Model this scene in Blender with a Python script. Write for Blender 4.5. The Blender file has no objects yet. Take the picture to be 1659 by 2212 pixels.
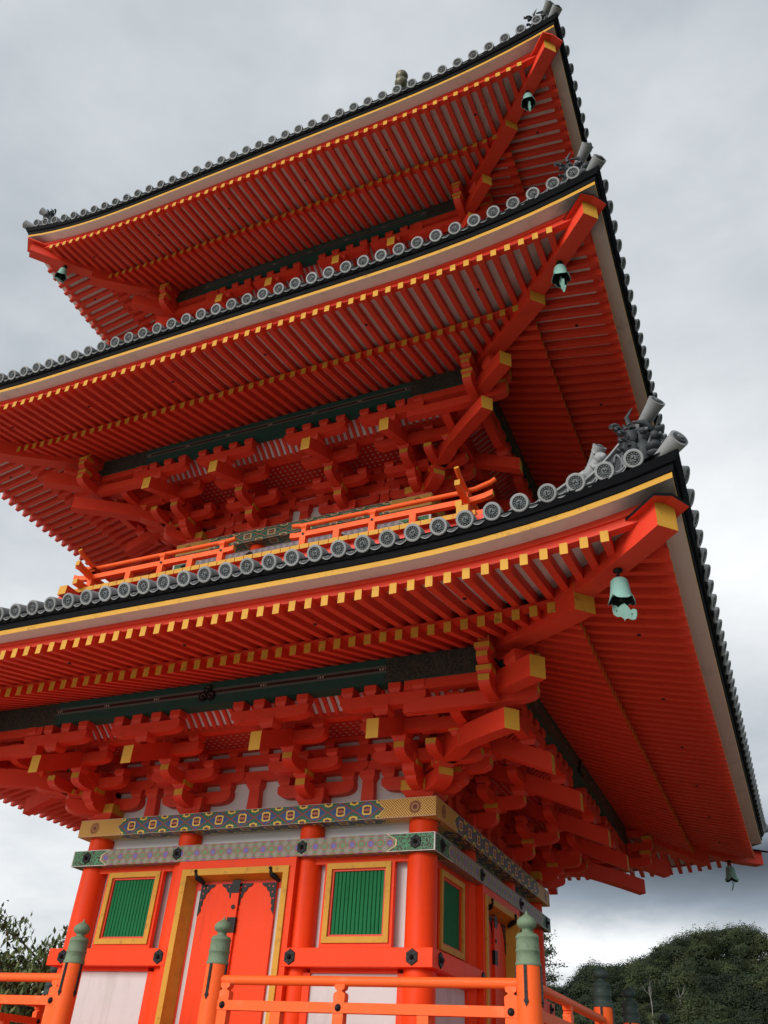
import bpy, math, random
import numpy as np
from mathutils import Vector, Matrix
random.seed(7)
rng = np.random.default_rng(11)
PI = math.pi
S = bpy.context.scene
COL = S.collection
GROUND = -3.45          # z of the ground; z = 0 is at window height of the ground storey

# ------------------------------------------------------------------ camera
cam_d = bpy.data.cameras.new('camera')
cam = bpy.data.objects.new('camera', cam_d)
COL.objects.link(cam)
yaw, pitch, roll = 0.4491, 0.6179, 0.0693
f_ = Vector((-math.sin(yaw)*math.cos(pitch), math.cos(yaw)*math.cos(pitch), math.sin(pitch)))
r_ = f_.cross(Vector((0, 0, 1))).normalized()
u_ = r_.cross(f_)
X_ = math.cos(roll)*r_ + math.sin(roll)*u_
Y_ = -math.sin(roll)*r_ + math.cos(roll)*u_
M = Matrix((X_, Y_, -f_)).transposed().to_4x4()
M.translation = Vector((6.9378, -13.3824, -1.8926))
cam.matrix_world = M
cam_d.sensor_fit = 'HORIZONTAL'
cam_d.sensor_width = 36
cam_d.lens = 36*1793.376/1659
cam_d.clip_start = 0.1
cam_d.clip_end = 5000
S.camera = cam

# ------------------------------------------------------------------ sun
SUN_AZ, SUN_EL = math.radians(200), math.radians(24)     # azimuth clockwise from +Y
sd = bpy.data.lights.new('sun', 'SUN')
sd.energy = 1.4
sd.angle = math.radians(28)
sd.color = (1.0, 0.96, 0.9)
sun = bpy.data.objects.new('sun', sd)
COL.objects.link(sun)
sdir = Vector((math.sin(SUN_AZ)*math.cos(SUN_EL), math.cos(SUN_AZ)*math.cos(SUN_EL), math.sin(SUN_EL)))
sun.rotation_euler = sdir.to_track_quat('Z', 'Y').to_euler()
sun.location = sdir*60
S.view_settings.view_transform = 'Standard'
S.view_settings.look = 'None'
S.view_settings.exposure = 0.8
S.view_settings.gamma = 1.0
S.view_settings.use_curve_mapping = False

# ------------------------------------------------------------------ node helpers
class N:
    """a socket with arithmetic; every operation adds a Math node"""
    def __init__(s, nt, sock): s.nt, s.k = nt, sock
    def op(s, o, b=None, c=None):
        n = s.nt.nodes.new('ShaderNodeMath'); n.operation = o
        for i, v in enumerate((s, b, c)):
            if v is None: continue
            if isinstance(v, N): s.nt.links.new(v.k, n.inputs[i])
            else: n.inputs[i].default_value = v
        return N(s.nt, n.outputs[0])
    def __add__(s, b): return s.op('ADD', b)
    def __sub__(s, b): return s.op('SUBTRACT', b)
    def __mul__(s, b): return s.op('MULTIPLY', b)
    def __truediv__(s, b): return s.op('DIVIDE', b)
    def lt(s, b): return s.op('LESS_THAN', b)
    def gt(s, b): return s.op('GREATER_THAN', b)
    def abs(s): return s.op('ABSOLUTE')
    def fract(s): return s.op('FRACT')
    def floor(s): return s.op('FLOOR')
    def mn(s, b): return s.op('MINIMUM', b)
    def mx(s, b): return s.op('MAXIMUM', b)
    def sat(s): return s.mx(0.0).mn(1.0)
    def exp(s): return s.op('EXPONENT')
    def neg(s): return s*-1.0
    def sin(s): return s.op('SINE')

def node(nt, typ, **kw):
    n = nt.nodes.new(typ)
    for k, v in kw.items():
        if k in n.inputs: n.inputs[k].default_value = v
        else: setattr(n, k, v)
    return n

def mixc(nt, fac, a, b):
    """colour mix; a, b are sockets or rgb tuples, fac an N or a number"""
    n = nt.nodes.new('ShaderNodeMix'); n.data_type = 'RGBA'
    if isinstance(fac, N): nt.links.new(fac.k, n.inputs[0])
    else: n.inputs[0].default_value = fac
    for v, i in ((a, 6), (b, 7)):
        if isinstance(v, tuple): n.inputs[i].default_value = (*v, 1)
        else: nt.links.new(v, n.inputs[i])
    return n.outputs[2]

def noise(nt, vec, scale, detail=4, rough=.55):
    n = node(nt, 'ShaderNodeTexNoise')
    n.inputs['Scale'].default_value = scale
    n.inputs['Detail'].default_value = detail
    n.inputs['Roughness'].default_value = rough
    if vec is not None: nt.links.new(vec, n.inputs['Vector'])
    return N(nt, n.outputs[0])

# ------------------------------------------------------------------ world: overcast sky
def make_world():
    w = bpy.data.worlds.new('World'); S.world = w; w.use_nodes = True
    nt = w.node_tree; nt.nodes.clear()
    out = nt.nodes.new('ShaderNodeOutputWorld')
    bg = nt.nodes.new('ShaderNodeBackground')
    nt.links.new(bg.outputs[0], out.inputs[0])
    sky = nt.nodes.new('ShaderNodeTexSky'); sky.sky_type = 'NISHITA'; sky.sun_disc = False
    sky.sun_elevation = SUN_EL; sky.sun_rotation = SUN_AZ; sky.dust_density = 3.0
    tc = nt.nodes.new('ShaderNodeTexCoord')
    sep = nt.nodes.new('ShaderNodeSeparateXYZ'); nt.links.new(tc.outputs['Generated'], sep.inputs[0])
    x, y, z = (N(nt, sep.outputs[i]) for i in range(3))
    el = z.op('ARCSINE')*(180/PI)
    az = x.op('ARCTAN2', y)*(180/PI)
    # cloud layer: direction projected on a flat deck overhead
    zz = z.mx(0.03) + 0.22
    cmb = nt.nodes.new('ShaderNodeCombineXYZ')
    nt.links.new((x/zz).k, cmb.inputs[0]); nt.links.new((y/zz).k, cmb.inputs[1]); nt.links.new((z*1.2).k, cmb.inputs[2])
    n1 = noise(nt, cmb.outputs[0], 0.95, 6, .55)
    n2 = noise(nt, cmb.outputs[0], 3.4, 5, .6)
    cl = (n1-0.5)*1.05 + (n2-0.5)*0.50
    def gauss(v, c, s): return (((v-c)/s).op('POWER', 2.0)*-1.0).exp()
    edge = (n1-0.5)*9.0 + (n2-0.5)*7.0
    # broad brightness of the deck: heavier to the right, bright low on the left
    base = N(nt, node(nt, 'ShaderNodeValue').outputs[0]); base.k.default_value = 0.475
    lum = base + cl*0.62
    lum = lum + gauss(az, -52.0, 26.0)*gauss(el, 14.0, 20.0)*0.26
    lum = lum + gauss(az, 3.0, 20.0)*gauss(el, 45.0, 16.0)*0.15
    lum = lum - gauss(az+edge*0.6, 9.0, 4.0)*gauss(el+edge, 47.0, 3.5)*0.08
    lum = lum + gauss(az, 2.0, 10.0)*gauss(el, 31.0, 6.0)*0.20
    lum = lum - gauss(az, -3.0, 19.0)*gauss(el+edge*0.55, 12.2, 2.4)*0.31
    lum = lum + gauss(az, -10.0, 9.0)*gauss(el+edge*0.45, 7.9, 1.5)*0.46
    # unseen sky right of the frame, darkened to keep the right face dim
    lum = lum - gauss(az, 75.0, 38.0)*0.24
    # brighter part of the overcast behind the photographer, where the sun stands
    back = (x*sdir.x + y*sdir.y + z*sdir.z).sat()
    lum = lum + back*back*0.78
    lum = lum.mx(0.08)
    ramp = nt.nodes.new('ShaderNodeValToRGB')
    cr = ramp.color_ramp
    cr.elements[0].position = 0.0; cr.elements[0].color = (0, 0, 0, 1)
    cr.elements[1].position = 1.0; cr.elements[1].color = (1, 1, 1.0, 1)
    for p, c in ((.2, (.165, .195, .23)), (.35, (.33, .355, .38)), (.55, (.54, .556, .566)), (.75, (.755, .763, .766))):
        e = cr.elements.new(p); e.color = (*c, 1)
    nt.links.new((lum*0.70).k, ramp.inputs[0])
    gain = nt.nodes.new('ShaderNodeVectorMath'); gain.operation = 'SCALE'; gain.inputs['Scale'].default_value = 10.0
    nt.links.new(ramp.outputs[0], gain.inputs[0])
    # thin blue of the clear sky above shows faintly through the deck
    col = mixc(nt, 0.97, sky.outputs[0], gain.outputs[0])
    nt.links.new(col, bg.inputs[0])
    bg.inputs[1].default_value = 0.10
make_world()

# ------------------------------------------------------------------ materials
MATS = {}
def new_mat(name):
    m = bpy.data.materials.new(name); m.use_nodes = True
    nt = m.node_tree
    MATS[name] = m
    return m, nt, nt.nodes['Principled BSDF']

def paint(name, col, rough=.5, var=.12, scale=3.0, dirt=None, dirt_amt=.0, spec=.18, metal=0.0, bump=.0, streak=False):
    m, nt, b = new_mat(name)
    tc = nt.nodes.new('ShaderNodeTexCoord')
    vec = tc.outputs['Object']
    if streak:
        mp = nt.nodes.new('ShaderNodeMapping'); mp.inputs['Scale'].default_value = (1, 1, .12)
        nt.links.new(vec, mp.inputs[0]); vec = mp.outputs[0]
    n1 = noise(nt, vec, scale, 6, .6)
    n2 = noise(nt, tc.outputs['Object'], scale*9, 4, .6)
    f = (n1*0.7 + n2*0.3 - 0.5)*2.0
    a = tuple(max(0, c*(1-var)) for c in col); bb = tuple(min(1, c*(1+var)) for c in col)
    c = mixc(nt, (f*0.5+0.5).sat(), a, bb)
    if dirt is not None:
        n3 = noise(nt, vec, scale*1.7, 8, .7)
        c = mixc(nt, ((n3-0.56)*7.0).sat()*dirt_amt, c, dirt)
    nt.links.new(c, b.inputs['Base Color'])
    b.inputs['Roughness'].default_value = rough
    b.inputs['Specular IOR Level'].default_value = spec
    b.inputs['Metallic'].default_value = metal
    nt.links.new((n2*0.25+(rough-.12)).k, b.inputs['Roughness'])
    if bump:
        bp = node(nt, 'ShaderNodeBump'); bp.inputs['Strength'].default_value = bump
        bp.inputs['Distance'].default_value = .01
        nt.links.new(n2.k, bp.inputs['Height']); nt.links.new(bp.outputs[0], b.inputs['Normal'])
    return m

paint('vermilion', (0.70, 0.048, 0.020), .5, .10, 1.3, (.33, .03, .015), .35, spec=.3, bump=.08)
paint('vermilion_wall', (0.80, 0.050, 0.004), .5, .15, 2.2, (.48, .03, .008), .45, bump=.08, streak=True)
paint('vermilion_rail', (0.84, 0.115, 0.020), .5, .10, 2.0, (.72, .22, .10), .5, bump=.08)
paint('ochre', (0.57, 0.295, 0.035), .55, .22, 4.5, (.24, .12, .03), .75)
paint('whitewash', (0.68, 0.66, 0.665), .8, .04, 2.0, (.58, .55, .55), .25)
paint('soffit_white', (0.67, 0.54, 0.49), .8, .06, .8, (.30, .28, .26), .55)  # white boards; red light bounced off the rafters is tinted into the colour
def piece_tone(m, amt=.35):
    nt = m.node_tree; b = nt.nodes['Principled BSDF']
    src = b.inputs['Base Color'].links[0].from_socket
    oi = nt.nodes.new('ShaderNodeObjectInfo')
    tc = nt.nodes.new('ShaderNodeTexCoord')
    n = noise(nt, tc.outputs['Object'], 1.6, 3, .6)
    f = (N(nt, oi.outputs['Random'])*0.6 + n*0.8 - 0.35).sat()
    nt.links.new(mixc(nt, f*amt*2.0, src, (.085, .095, .085)), b.inputs['Base Color'])
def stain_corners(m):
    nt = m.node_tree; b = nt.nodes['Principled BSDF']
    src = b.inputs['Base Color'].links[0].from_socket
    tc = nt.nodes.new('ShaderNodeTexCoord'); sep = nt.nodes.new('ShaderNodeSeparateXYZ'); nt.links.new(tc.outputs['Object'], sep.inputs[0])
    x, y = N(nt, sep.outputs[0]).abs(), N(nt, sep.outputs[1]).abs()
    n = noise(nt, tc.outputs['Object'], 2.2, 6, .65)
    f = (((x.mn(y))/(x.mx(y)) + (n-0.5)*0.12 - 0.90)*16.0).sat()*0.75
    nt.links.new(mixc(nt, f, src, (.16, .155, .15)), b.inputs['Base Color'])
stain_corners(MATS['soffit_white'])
paint('panel_white', (0.57, 0.55, 0.55), .7, .09, 1.4, (.40, .38, .36), .7, streak=True)
paint('shutter_green', (0.008, 0.145, 0.048), .6, .18, 4.0, (.006, .07, .03), .5, spec=.12)
paint('iron_black', (0.012, 0.012, 0.014), .45, .25, 6.0, bump=.2)
paint('eave_black', (0.006, 0.0065, 0.008), .75, .2, 2.0, spec=.08)
paint('tile_grey', (0.30, 0.31, 0.32), .5, .16, 3.0, (.13, .14, .15), .5, bump=.15)
paint('tile_dark', (0.045, 0.05, 0.055), .6, .25, 5.0, (.12, .13, .13), .5, bump=.2)
paint('tile_relief', (0.16, 0.175, 0.185), .55, .2, 5.0)
paint('ogre_tile', (0.05, 0.056, 0.062), .5, .3, 9.0, (.15, .16, .17), .5, bump=.4)
paint('purlin_green', (0.016, 0.07, 0.055), .55, .2, 3.0)
paint('patina', (0.15, 0.21, 0.135), .6, .28, 6.0, (.035, .06, .04), .9, bump=.2)
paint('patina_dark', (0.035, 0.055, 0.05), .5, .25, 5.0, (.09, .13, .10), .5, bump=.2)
paint('bell_verdigris', (0.22, 0.41, 0.36), .6, .2, 5.0, (.11, .25, .21), .7, bump=.15)
paint('bell_inside', (0.02, 0.03, 0.03), .7, .2, 5.0)
paint('bronze', (0.14, 0.13, 0.09), .45, .3, 2.0, (.06, .10, .07), .5, metal=.6)
paint('stone', (0.18, 0.175, 0.165), .85, .15, 1.5, (.16, .155, .15), .4, bump=.3)
paint('gravel', (0.54, 0.51, 0.46), .9, .12, 6.0, (.34, .33, .30), .4, bump=.3)
paint('bark', (0.07, 0.055, 0.042), .9, .3, 6.0, bump=.5)
paint('bare_wood', (0.24, 0.23, 0.21), .9, .2, 4.0)
paint('leaf_cherry', (0.06, 0.085, 0.022), .6, .35, 1.8, (.11, .07, .02), .6)
paint('leaf_dark', (0.035, 0.06, 0.02), .65, .4, .5)
paint('needle', (0.022, 0.04, 0.018), .7, .3, 1.0)
paint('earth', (0.05, 0.06, 0.025), .95, .3, .05)
piece_tone(MATS['tile_grey'], .28); piece_tone(MATS['tile_relief'], .15)

def uvmat(name):
    m, nt, b = new_mat(name)
    uv = nt.nodes.new('ShaderNodeUVMap')
    sep = nt.nodes.new('ShaderNodeSeparateXYZ'); nt.links.new(uv.outputs[0], sep.inputs[0])
    b.inputs['Roughness'].default_value = .5
    b.inputs['Specular IOR Level'].default_value = .3
    tc = nt.nodes.new('ShaderNodeTexCoord')
    return m, nt, b, N(nt, sep.outputs[0]), N(nt, sep.outputs[1]), tc.outputs['Object']

def dist(a, b): return (a*a + b*b).op('SQRT')

def pat_capital(name, ugold, p, tier=1):
    """painted beam: lozenges with gold flowers, gilt key-fret ends with a round crest.  v in metres about the centre line"""
    m, nt, b, u, v, ob = uvmat(name)
    h = .125
    au = u.abs()
    cu = ((u/p + 0.5).fract() - 0.5)*2.0           # -1..1 in a cell, flower at 0
    cv = v/h
    d = cu.abs()*1.02 + cv.abs()*1.02
    blue, green, red, yel, dk = (.025, .08, .26), (.03, .16, .085), (.30, .035, .02), (.80, .55, .08), (.12, .02, .012)
    if tier == 2: blue, green, red, yel, dk = (.03, .16, .11), (.03, .17, .09), (.42, .14, .07), (.60, .42, .22), (.04, .06, .05)
    wob = noise(nt, ob, 60, 2)*0.14 - 0.07
    c = mixc(nt, d.lt(1.0), green, blue)
    c = mixc(nt, ((d-1.0).abs()).lt(0.07), c, red)
    c = mixc(nt, ((d-0.80).abs()).lt(0.04), c, (.05, .16, .12))
    c = mixc(nt, ((d-1.22).abs()).lt(0.04), c, (.03, .06, .10))
    th = (cv*0.9).op('ARCTAN2', cu*1.3)
    pet = ((th*4.0).op('COSINE')*0.10 + 1.0)
    fl = dist(cu*1.45, cv*0.95)*pet + wob
    lob = (fl-0.46).abs().lt(0.085)
    c = mixc(nt, lob, c, yel)
    c = mixc(nt, fl.lt(0.36), c, dk)
    c = mixc(nt, dist(cu*1.5, cv*2.4).lt(0.36), c, (.42, .14, .07))
    du = (cu.abs()*-1.0 + 1.0); dv = (cv.abs()*-1.0 + 1.0)
    t2 = dv.op('ARCTAN2', du*1.3)
    f2 = dist(du*1.55, dv*1.05)*((t2*5.0).op('COSINE')*0.14 + 1.0) + wob
    c = mixc(nt, (f2-0.40).abs().lt(0.095), c, yel)
    c = mixc(nt, f2.lt(0.30), c, dk)
    # gilt ends: meander of thin bars
    q = .036
    r1 = (u + v)/q; r2 = (u - v)/q
    par = ((r1*0.25).floor() + (r2*0.25).floor())*0.5
    sel = par.fract().gt(0.25)
    bars1 = (r1.fract()-0.5).abs().lt(0.24); bars2 = (r2.fract()-0.5).abs().lt(0.24)
    bars = bars1*sel + bars2*(sel*-1.0+1.0)
    gold = mixc(nt, bars, (.26, .10, .02), (.78, .50, .10))
    e = au + (cv.abs()*2.2).sin().abs()*0.085 - 0.06
    c = mixc(nt, e.gt(ugold), c, gold)
    c = mixc(nt, (e-ugold).abs().lt(0.010), c, (.62, .40, .08))
    crest = dist(au-(2.68 if tier == 1 else 2.4), v*1.0)
    c = mixc(nt, crest.lt(0.088), c, (.40, .20, .05))
    c = mixc(nt, (crest-0.066).abs().lt(0.012), c, (.20, .06, .015))
    c = mixc(nt, crest.lt(0.034), c, (.14, .03, .02))
    c = mixc(nt, cv.abs().gt(0.955), c, (.55, .48, .38))
    nt.links.new(c, b.inputs['Base Color'])

def pat_tie(name, uend, p, tier=1):
    """painted tie beam: rows of octagon medallions, green scroll ends edged in white"""
    m, nt, b, u, v, ob = uvmat(name)
    h = .1127
    au = u.abs()
    iu = (u/p + 0.5); iv = (v/p + 0.5)
    cu = iu.fract()-0.5; cv = iv.fract()-0.5
    par = ((iu.floor() + iv.floor())*0.5).fract().gt(0.25)
    pink, pale, grn, blu = (.40, .17, .11), (.36, .38, .31), (.012, .22, .06), (.02, .05, .42)
    if tier == 2: pink, pale, grn, blu = (.34, .20, .24), (.50, .49, .56), (.05, .28, .16), (.05, .10, .40)
    c = pink
    med = mixc(nt, par, grn, blu)
    dd = cu.abs().mx(cv.abs()).mx((cu.abs()+cv.abs())*0.72)
    r = dist(cu, cv)
    c = mixc(nt, dd.gt(0.40), pink, pale)
    c = mixc(nt, (dd-0.40).abs().lt(0.028), c, (.10, .04, .04))
    star = dist(cu.abs()*-1.0+0.5, cv.abs()*-1.0+0.5)
    bar = ((cu.abs()*-1.0+0.5).lt(0.045)*(cv.abs().lt(0.24))).mx((cv.abs()*-1.0+0.5).lt(0.045)*(cu.abs().lt(0.24)))
    c = mixc(nt, bar, c, grn)
    c = mixc(nt, (star-0.20).abs().lt(0.03), c, (.12, .06, .05))
    c = mixc(nt, star.lt(0.07), c, (.10, .05, .05))
    c = mixc(nt, r.lt(0.27), c, med)
    pet = (cu*cv)
    c = mixc(nt, (r.lt(0.20))*(((cu*PI*9.0).sin()*(cv*PI*9.0).sin()).abs().gt(0.62)), c, (.55, .45, .42))
    c = mixc(nt, r.lt(0.045), c, (.08, .05, .05))
    n = noise(nt, ob, 26, 2, .4)
    sc = mixc(nt, ((n*26.0).sin()).gt(-0.15), (.055, .014, .018), (.06, .28, .13))
    e = au + (v.abs()/h)*0.09 - ((v.abs()/h)*5.0).sin()*0.03
    endc = sc
    c = mixc(nt, e.gt(uend), c, endc)
    c = mixc(nt, (e-uend).abs().lt(0.010), c, (.68, .52, .28))
    white = (au.gt(2.955 if tier == 1 else 2.62)).mx(((v.abs()/h).gt(0.94))*(e.gt(uend)))
    c = mixc(nt, white, c, (.72, .70, .68))
    nt.links.new(c, b.inputs['Base Color'])

def pat_purlin(name):
    m, nt, b, u, v, ob = uvmat(name)
    av = (v/0.15)
    g = noise(nt, ob, 9, 3)
    c = mixc(nt, g, (.010, .05, .04), (.02, .08, .065))
    c = mixc(nt, (av-0.12).abs().lt(0.34), c, (.10, .11, .10))
    c = mixc(nt, (av-0.12).abs().lt(0.13), c, (.035, .008, .008))
    dots = ((u/0.9+0.5).fract()-0.5).abs().lt(0.055)*((u/0.04).fract().gt(0.45))*((av-0.12).abs().lt(0.10))
    c = mixc(nt, dots, c, (.40, .30, .25))
    n = noise(nt, ob, 16, 5, .7)
    carv = mixc(nt, ((n-0.5).abs()*26.0).sat(), (.10, .07, .045), (.012, .028, .026))
    c = mixc(nt, (u.abs() + (n-0.5)*0.5).gt(2.75), c, carv)
    nt.links.new(c, b.inputs['Base Color'])

def pat_ceiling(name):
    m, nt, b, u, v, ob = uvmat(name)
    p = .105
    cu = (u/p).fract(); cv = (v/p).fract()
    w = cu.gt(0.68)*cv.gt(0.66)
    c = mixc(nt, w, (.50, .03, .012), (.50, .46, .46))
    nt.links.new(c, b.inputs['Base Color'])

pat_capital('capital_paint', 2.19, .395)
pat_tie('tie_paint', 2.42, .1375)
pat_capital('capital_paint_upper', 1.92, .52, 2)
pat_tie('tie_paint_upper', 2.15, .13, 2)
pat_purlin('purlin_paint')
pat_ceiling('ceiling_paint')

# ------------------------------------------------------------------ mesh helpers
class MB:
    def __init__(s): s.v = []; s.f = []; s.m = []; s.uv = []; s.names = []; s.smooth = []
    def mi(s, mat):
        if mat not in s.names: s.names.append(mat)
        return s.names.index(mat)
    def face(s, pts, mat, uv=None, smooth=False):
        i = len(s.v); s.v += [tuple(p) for p in pts]
        s.f.append(tuple(range(i, i+len(pts)))); s.m.append(s.mi(mat)); s.uv.append(uv); s.smooth.append(smooth)
    def add(s, verts, faces, mat, smooth=False):
        i = len(s.v); s.v += [tuple(p) for p in verts]; k = s.mi(mat)
        for f in faces:
            s.f.append(tuple(j+i for j in f)); s.m.append(k); s.uv.append(None); s.smooth.append(smooth)
    def box(s, x0, x1, y0, y1, z0, z1, mat, mats=None):
        s.hexa([(x0, y0, z0), (x1, y0, z0), (x1, y1, z0), (x0, y1, z0), (x0, y0, z1), (x1, y0, z1), (x1, y1, z1), (x0, y1, z1)], mat, mats)
    def hexa(s, c, mat, mats=None):
        """8 corners: bottom ring then top ring, counter-clockwise from above.  mats: {'front','right','back','left','bottom','top'}"""
        F = {'bottom': (3, 2, 1, 0), 'top': (4, 5, 6, 7), 'front': (0, 1, 5, 4), 'right': (1, 2, 6, 5), 'back': (2, 3, 7, 6), 'left': (3, 0, 4, 7)}
        i = len(s.v); s.v += [tuple(p) for p in c]
        for k, f in F.items():
            s.f.append(tuple(i+j for j in f)); s.m.append(s.mi((mats or {}).get(k, mat))); s.uv.append(None); s.smooth.append(False)
    def bar(s, p0, p1, w, h, mat, cap0=None, cap1=None, up=(0, 0, 1)):
        """beam from p0 to p1 (centre line) with vertical end cuts"""
        p0, p1 = Vector(p0), Vector(p1)
        d = (p1-p0); hd = Vector((d.x, d.y, 0))
        if hd.length < 1e-6: hd = Vector((1, 0, 0))
        hd.normalize(); sd_ = Vector((hd.y, -hd.x, 0))*(w/2); uz = Vector((0, 0, h/2))
        a = [p0-sd_-uz, p0+sd_-uz, p0+sd_+uz, p0-sd_+uz]; b = [q+(p1-p0) for q in a]
        s.add(a+b, [(0, 1, 5, 4), (1, 2, 6, 5), (2, 3, 7, 6), (3, 0, 4, 7)], mat)
        s.face(a[::-1], cap0 or mat); s.face(b, cap1 or mat)
    def poly_extrude(s, prof, o, d, n, w, mat, endmat=None, endedges=()):
        """prof: list of (t, z) outline (counter-clockwise looking along -n), extruded +-w/2 along n from origin o with t along d"""
        o, d, n = Vector(o), Vector(d), Vector(n)
        L = [o + d*t + Vector((0, 0, z)) - n*(w/2) for t, z in prof]
        R = [p + n*w for p in L]
        k = len(prof)
        s.face(L, mat); s.face(R[::-1], mat)
        for i in range(k):
            j = (i+1) % k
            s.face([L[j], L[i], R[i], R[j]], endmat if (endmat and i in endedges) else mat)
    def lathe(s, prof, c, mat, n=20, axis=None, smooth=True, mats=None):
        """prof [(r, z)], around vertical axis at c"""
        vs = []; c = Vector(c)
        for r, z in prof:
            for i in range(n):
                a = 2*PI*i/n; vs.append(c+Vector((r*math.cos(a), r*math.sin(a), z)))
        for j in range(len(prof)-1):
            m_ = mats[j] if mats else mat
            fs = [(j*n+i, j*n+(i+1) % n, (j+1)*n+(i+1) % n, (j+1)*n+i) for i in range(n)]
            if j == 0: i0 = len(s.v); s.v += [tuple(p) for p in vs]
            k = s.mi(m_)
            for f in fs:
                s.f.append(tuple(q+i0 for q in f)); s.m.append(k); s.uv.append(None); s.smooth.append(smooth)
    def tube(s, pts, rad, mat, n=10, cap=True, capmat=None, smooth=True):
        pts = [Vector(p) for p in pts]
        if not hasattr(rad, '__len__'): rad = [rad]*len(pts)
        rings = []
        for i, p in enumerate(pts):
            t = (pts[min(i+1, len(pts)-1)] - pts[max(i-1, 0)]).normalized()
            ref = Vector((0, 0, 1)) if abs(t.z) < .9 else Vector((1, 0, 0))
            a = t.cross(ref).normalized(); b = a.cross(t)
            rings.append([p + (a*math.cos(2*PI*k/n) + b*math.sin(2*PI*k/n))*rad[i] for k in range(n)])
        vs = [q for r in rings for q in r]
        fs = [(i*n+k, (i+1)*n+k, (i+1)*n+(k+1) % n, i*n+(k+1) % n) for i in range(len(pts)-1) for k in range(n)]
        s.add(vs, fs, mat, smooth)
        if cap:
            s.face(rings[0], capmat or mat); s.face(rings[-1][::-1], capmat or mat)
    def xform(s, M_):
        s.v = [tuple(M_ @ Vector(p)) for p in s.v]
    def merge(s, o):
        i = len(s.v); s.v += o.v
        mp = [s.mi(n_) for n_ in o.names]
        s.f += [tuple(j+i for j in f) for f in o.f]; s.m += [mp[k] for k in o.m]; s.uv += o.uv; s.smooth += o.smooth
    def mesh(s, name):
        me = bpy.data.meshes.new(name)
        me.from_pydata(s.v, [], s.f)
        for n_ in s.names: me.materials.append(MATS[n_])
        me.polygons.foreach_set('material_index', s.m)
        me.polygons.foreach_set('use_smooth', s.smooth)
        if any(u is not None for u in s.uv):
            ul = me.uv_layers.new(name='UVMap'); data = []
            for f, u in zip(s.f, s.uv):
                data += [c for q in (u or [(0, 0)]*len(f)) for c in q]
            ul.data.foreach_set('uv', data)
        me.update()
        return me
    def build(s, name, parent=None, bevel=0):
        return link(name, s.mesh(name), parent, bevel)

def link(name, me, parent=None, bevel=0, rz=0):
    o = bpy.data.objects.new(name, me); COL.objects.link(o)
    if parent is not None: o.parent = parent
    if rz: o.rotation_euler.z = rz
    if bevel:
        b = o.modifiers.new('bevel', 'BEVEL'); b.width = bevel; b.segments = 2; b.limit_method = 'ANGLE'
    return o

def empty(name, loc, parent=None):
    o = bpy.data.objects.new(name, None); o.empty_display_size = .3; COL.objects.link(o); o.location = loc
    if parent is not None: o.parent = parent
    return o

def tag(o, label=None, cat=None, group=None, kind=None):
    if label: o['label'] = label
    if cat: o['category'] = cat
    if group: o['group'] = group
    if kind: o['kind'] = kind
    return o

def struct(name, mb): return tag(mb.build(name), kind='structure')

# ------------------------------------------------------------------ pagoda dimensions (s = distance outward from the column line)
A = [2.70, 2.389, 2.0855]           # half spacing of corner columns
B_ = [1.03, .933, .8164]            # inner columns
DZ = [0.0, 5.3166, 10.6558]
LIFT = [.41, .4537, .51]
OG = 4.021
PH = [0.0, 0.5, 0.0]                # rafter phase
PIT = 0.2003
def lift(k, x):
    e = A[k]+OG
    return LIFT[k]*max(0.0, (abs(x)-(e-3.7))/3.7)**2.6
def z_fly(k, x, s):                 # centre height of the flying rafters
    t = (3.825-s)/1.225
    return 2.483 + .267*t + DZ[k] + lift(k, x)*(.8-.22*t)
def z_ji(k, x, s):                  # centre height of the base rafters
    t = (2.737-s)/1.837
    return 2.552 + .33*(2.737-s) + DZ[k] + lift(k, x)*(.55-.45*t)

pagoda = empty('pagoda', (0, 0, 0))
tag(pagoda, 'tall vermilion three storey pagoda with white walls, grey tiled roofs and gilded rafter ends', 'pagoda')

def side_copies(me, name, parent, n=4, kinds=None):
    return [link(name, me, parent, rz=k*PI/2) for k in range(n)]

# ---------------- walls and frame of a storey
def ring_beam(name, half, z0, z1, t, mat, parent, uvmid=True):
    """square ring beam, outer half size `half`, mitred corners, uv = (length, height about centre)"""
    mb = MB(); h = half; i = half-t; zc = (z0+z1)/2
    for k in range(4):
        R = Matrix.Rotation(k*PI/2, 3, 'Z')
        def P(x, y, z): return R @ Vector((x, y, z))
        mb.face([P(-h, -h, z0), P(h, -h, z0), P(h, -h, z1), P(-h, -h, z1)], mat, [(-h, z0-zc), (h, z0-zc), (h, z1-zc), (-h, z1-zc)])
        mb.face([P(-i, -i, z1), P(-h, -h, z1), P(h, -h, z1), P(i, -i, z1)], mat, [(-i, .3), (-h, .1), (h, .1), (i, .3)])
        mb.face([P(-h, -h, z0), P(-i, -i, z0), P(i, -i, z0), P(h, -h, z0)], mat, [(-h, z0-zc), (-i, z0-zc+t), (i, z0-zc+t), (h, z0-zc)])
    return mb.build(name, parent)

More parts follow.
